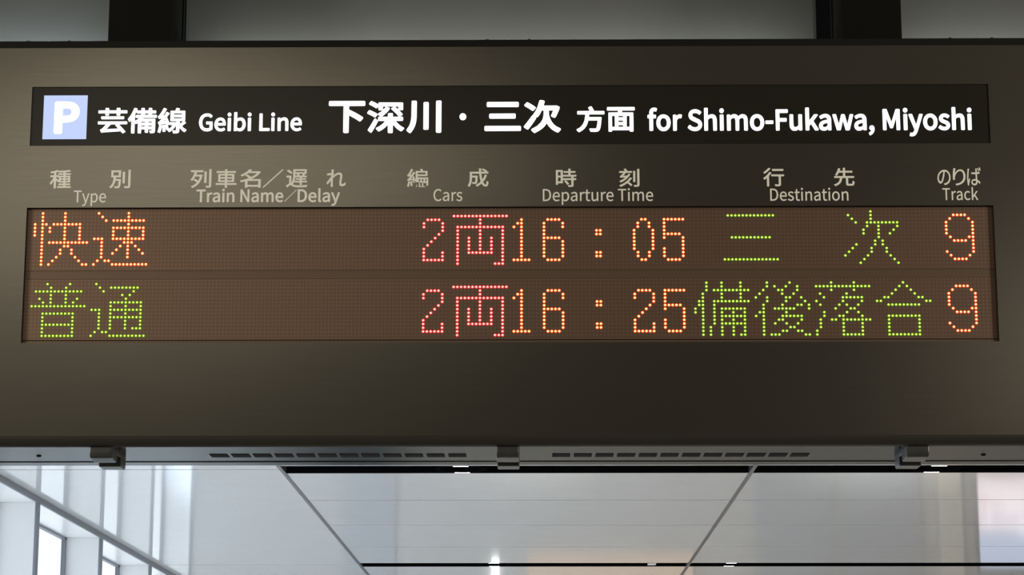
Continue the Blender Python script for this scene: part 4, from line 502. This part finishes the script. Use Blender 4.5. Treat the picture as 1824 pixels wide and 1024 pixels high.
# things at the far end of the hall, met in the photo only as reflections in the glossy ceiling
def mirror(px, py):           # point of the ceiling picture -> where its reflection stands on the end wall
    d = ray(px, py); k = Y1/d.y
    return d.x*k, 2*CZ-(CAM.z+d.z*k)
def patch(name, px0, px1, z0, z1, mt, dep=0.05, parent=None):
    x0 = mirror(px0, 930)[0]; x1 = mirror(px1, 930)[0]
    bm = bmesh.new(); box(bm, x0, x1, Y1-dep, Y1-0.003, z0, z1, 0.004)
    return obj(name, bm, mt, parent)
M_glassdoor = mat('blue_grey_glazing', (0.38, 0.42, 0.47), 0.3)
M_cream = mat('cream_pillar', (0.72, 0.69, 0.60), 0.4)
M_shop = mat('lit_shop_fascia', (0.7, 0.55, 0.42), 0.4, emit=(1.0, 0.66, 0.42), estr=0.17)
M_poster_a = mat('backlit_poster_pink', (0.8, 0.7, 0.75), 0.4, emit=(1.0, 0.86, 0.93), estr=1.15)
nt = M_poster_a.node_tree; pb = nt.nodes['Principled BSDF']; nz = nt.nodes.new('ShaderNodeTexNoise'); nz.inputs['Scale'].default_value = 2.2; nz.inputs['Detail'].default_value = 5
cr = nt.nodes.new('ShaderNodeValToRGB'); cr.color_ramp.elements[0].color = (0.62, 0.40, 0.46, 1); cr.color_ramp.elements[0].position = 0.36; cr.color_ramp.elements[1].color = (1.0, 0.90, 0.95, 1); cr.color_ramp.elements[1].position = 0.52
nt.links.new(nz.outputs[0], cr.inputs[0]); nt.links.new(cr.outputs[0], pb.inputs['Emission Color'])
M_poster_b = mat('backlit_poster_blue', (0.3, 0.35, 0.5), 0.4, emit=(0.42, 0.50, 0.66), estr=1.05)
M_tube = mat('lamp_glow_white', (1, 1, 1), emit=(0.92, 0.97, 1.0), estr=2.6)
for px0, px1, k in ((612, 705, 1), (1346, 1480, 2), (1490, 1640, 3)):
    o = patch('door_%d' % k, px0, px1, 0.0, 3.95, M_glassdoor); o['kind'] = 'structure'
o = patch('trim_8', 1672, 1712, 0.0, 4.0, M_cream, 0.12); o['kind'] = 'structure'
zt = mirror(1080, 986)[1]
o = patch('shop_fascia', 940, 1232, zt, 3.98, M_shop, 0.15); tag(o, 'warm peach lit fascia mirrored in the ceiling at the bottom middle', 'fascia')
o = patch('wall_lamp', 876, 889, mirror(880, 997)[1], mirror(880, 1040)[1], M_tube, 0.06); tag(o, 'white upright lamp mirrored as a bright streak in the ceiling', 'lamp')
zp = [mirror(1780, y)[1] for y in (846, 921, 928, 945, 1012)]
x0 = mirror(1740, 900)[0]; x1 = mirror(1960, 900)[0]
po = empty('poster_case', ((x0+x1)/2, Y1, zp[0])); tag(po, 'backlit pink and blue poster mirrored in the ceiling at far right', 'poster')
bm = bmesh.new(); box(bm, x0-0.03, x1+0.03, Y1-0.1, Y1-0.003, zp[0]-0.03, zp[4]+0.03, 0.004); obj('case', bm, M_mull, po)
for za, zb, mt in ((zp[0], zp[1], M_poster_a), (zp[1], zp[2], M_poster_b), (zp[2], zp[3], M_poster_a), (zp[3], zp[4], M_poster_b)):
    bm = bmesh.new(); box(bm, x0, x1, Y1-0.106, Y1-0.1, za+0.002, zb-0.002); obj('poster_band', bm, mt, po)

M_ptext = mat('pale_poster_text', (0.8, 0.8, 0.85), 0.4, emit=(0.9, 0.93, 1.0), estr=1.2)
def poster_ten(px0, px1, py0, py1):
    xa = mirror(px0, 930)[0]; xb = mirror(px1, 930)[0]; za = mirror(1780, py0)[1]; zb = mirror(1780, py1)[1]; w = xb-xa; t = w*0.16
    for kx, bars in ((0, ((0, 1.2*t, za, zb),)), (1, ((0, t, za, zb), (0.42*w, 0.42*w+t, za, zb), (t, 0.42*w, za, za+t), (t, 0.42*w, zb-t, zb)))):
        bm = bmesh.new()
        for a, c, z0, z1 in bars: box(bm, xa+kx*0.38*w+a, xa+kx*0.38*w+c, Y1-0.110, Y1-0.1062, z0, z1)
        obj('poster_numeral', bm, M_ptext, po)
poster_ten(1751, 1764, 923.5, 927); poster_ten(1809, 1822, 923.5, 927); poster_ten(1808, 1821, 947, 954)

# ceiling downlights in the black slots
M_glare = mat('lamp_glow', (1, 1, 1), emit=(1.0, 0.98, 0.94), estr=7)
M_can = mat('black_lamp_baffle', (0.015, 0.015, 0.015), 0.6)
def downlight(px, py, slot, lab, power=500, colr=(1, 0.95, 0.89)):
    x = cpnt(px, py)[0]; a, c = SLOTS[slot]; yc = (a+c)/2; r = (c-a)/2-0.002; seg = 40
    e = empty('recessed_downlight', (x, yc, CZ)); tag(e, lab, 'ceiling light', 'downlights in the black ceiling slots')
    bm = bmesh.new()
    pr = [(r-0.03, CZ+0.10), (r-0.03, CZ+0.002), (r, CZ+0.002), (r, CZ+0.10)]
    vs = [[bm.verts.new((x+q*math.cos(2*math.pi*i/seg), yc+q*math.sin(2*math.pi*i/seg), z)) for q, z in pr] for i in range(seg)]
    for i in range(seg):
        for j in range(len(pr)): bm.faces.new((vs[i][j], vs[(i+1) % seg][j], vs[(i+1) % seg][(j+1) % len(pr)], vs[i][(j+1) % len(pr)]))
    obj('baffle', bm, M_plenum, e)
    for s in (1, -1):                      # glowing arcs standing in for the lamp's glare at the slot edges
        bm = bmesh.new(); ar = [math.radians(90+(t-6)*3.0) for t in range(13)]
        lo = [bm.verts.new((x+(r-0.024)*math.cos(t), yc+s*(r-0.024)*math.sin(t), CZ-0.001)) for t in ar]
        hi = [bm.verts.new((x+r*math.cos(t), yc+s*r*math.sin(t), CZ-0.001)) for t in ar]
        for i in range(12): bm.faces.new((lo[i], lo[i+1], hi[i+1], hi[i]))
        obj('lamp_glass', bm, M_glare, e)
    l = bpy.data.lights.new('downlight_beam', 'SPOT'); l.energy = power; l.color = colr; l.spot_size = math.radians(120); l.spot_blend = 0.6; l.shadow_soft_size = 0.09
    o = bpy.data.objects.new('downlight_beam', l); COL.objects.link(o); o.location = (x, yc, CZ-0.02)
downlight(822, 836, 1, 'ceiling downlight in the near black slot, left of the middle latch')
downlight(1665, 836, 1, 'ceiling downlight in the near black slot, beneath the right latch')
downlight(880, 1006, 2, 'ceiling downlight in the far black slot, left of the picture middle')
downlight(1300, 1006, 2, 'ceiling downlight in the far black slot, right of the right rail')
x = cpnt(1161, 1005)[0]; bm = bmesh.new(); box(bm, x-0.045, x+0.045, SLOTS[2][0]-0.002, SLOTS[2][1]-0.16, CZ-0.004, CZ+0.10, 0.002)
o = obj('slot_clip', bm, mat('white_plastic', (0.8, 0.8, 0.78), 0.4), loc=(x, SLOTS[2][0], CZ)); tag(o, 'small white clip in the far black ceiling slot', 'clip')
# spots without fixtures, added beyond the frame to brighten the hall
for lx, ly in ((-0.2, 10.03), (3.4, 10.03), (6.4, 14.0), (6.4, 21.0), (-0.2, 29.0), (4.5, 29.0)):
    l = bpy.data.lights.new('downlight_beam', 'SPOT'); l.energy = 500 if lx < 2 else 850; l.color = (1, 0.95, 0.89); l.spot_size = math.radians(120); l.spot_blend = 0.6; l.shadow_soft_size = 0.09
    o = bpy.data.objects.new('downlight_beam', l); COL.objects.link(o); o.location = (lx, ly, CZ-0.02)
for ly in (12.0, 16.0, 20.0, 24.0, 28.0):  # unseen cool spots added to make the left ceiling brighter and bluer
    l = bpy.data.lights.new('window_side_beam', 'SPOT'); l.energy = 920; l.color = (0.66, 0.84, 1.0); l.spot_size = math.radians(120); l.spot_blend = 0.6; l.shadow_soft_size = 0.09
    o = bpy.data.objects.new('window_side_beam', l); COL.objects.link(o); o.location = (-3.2, ly, CZ-0.02)
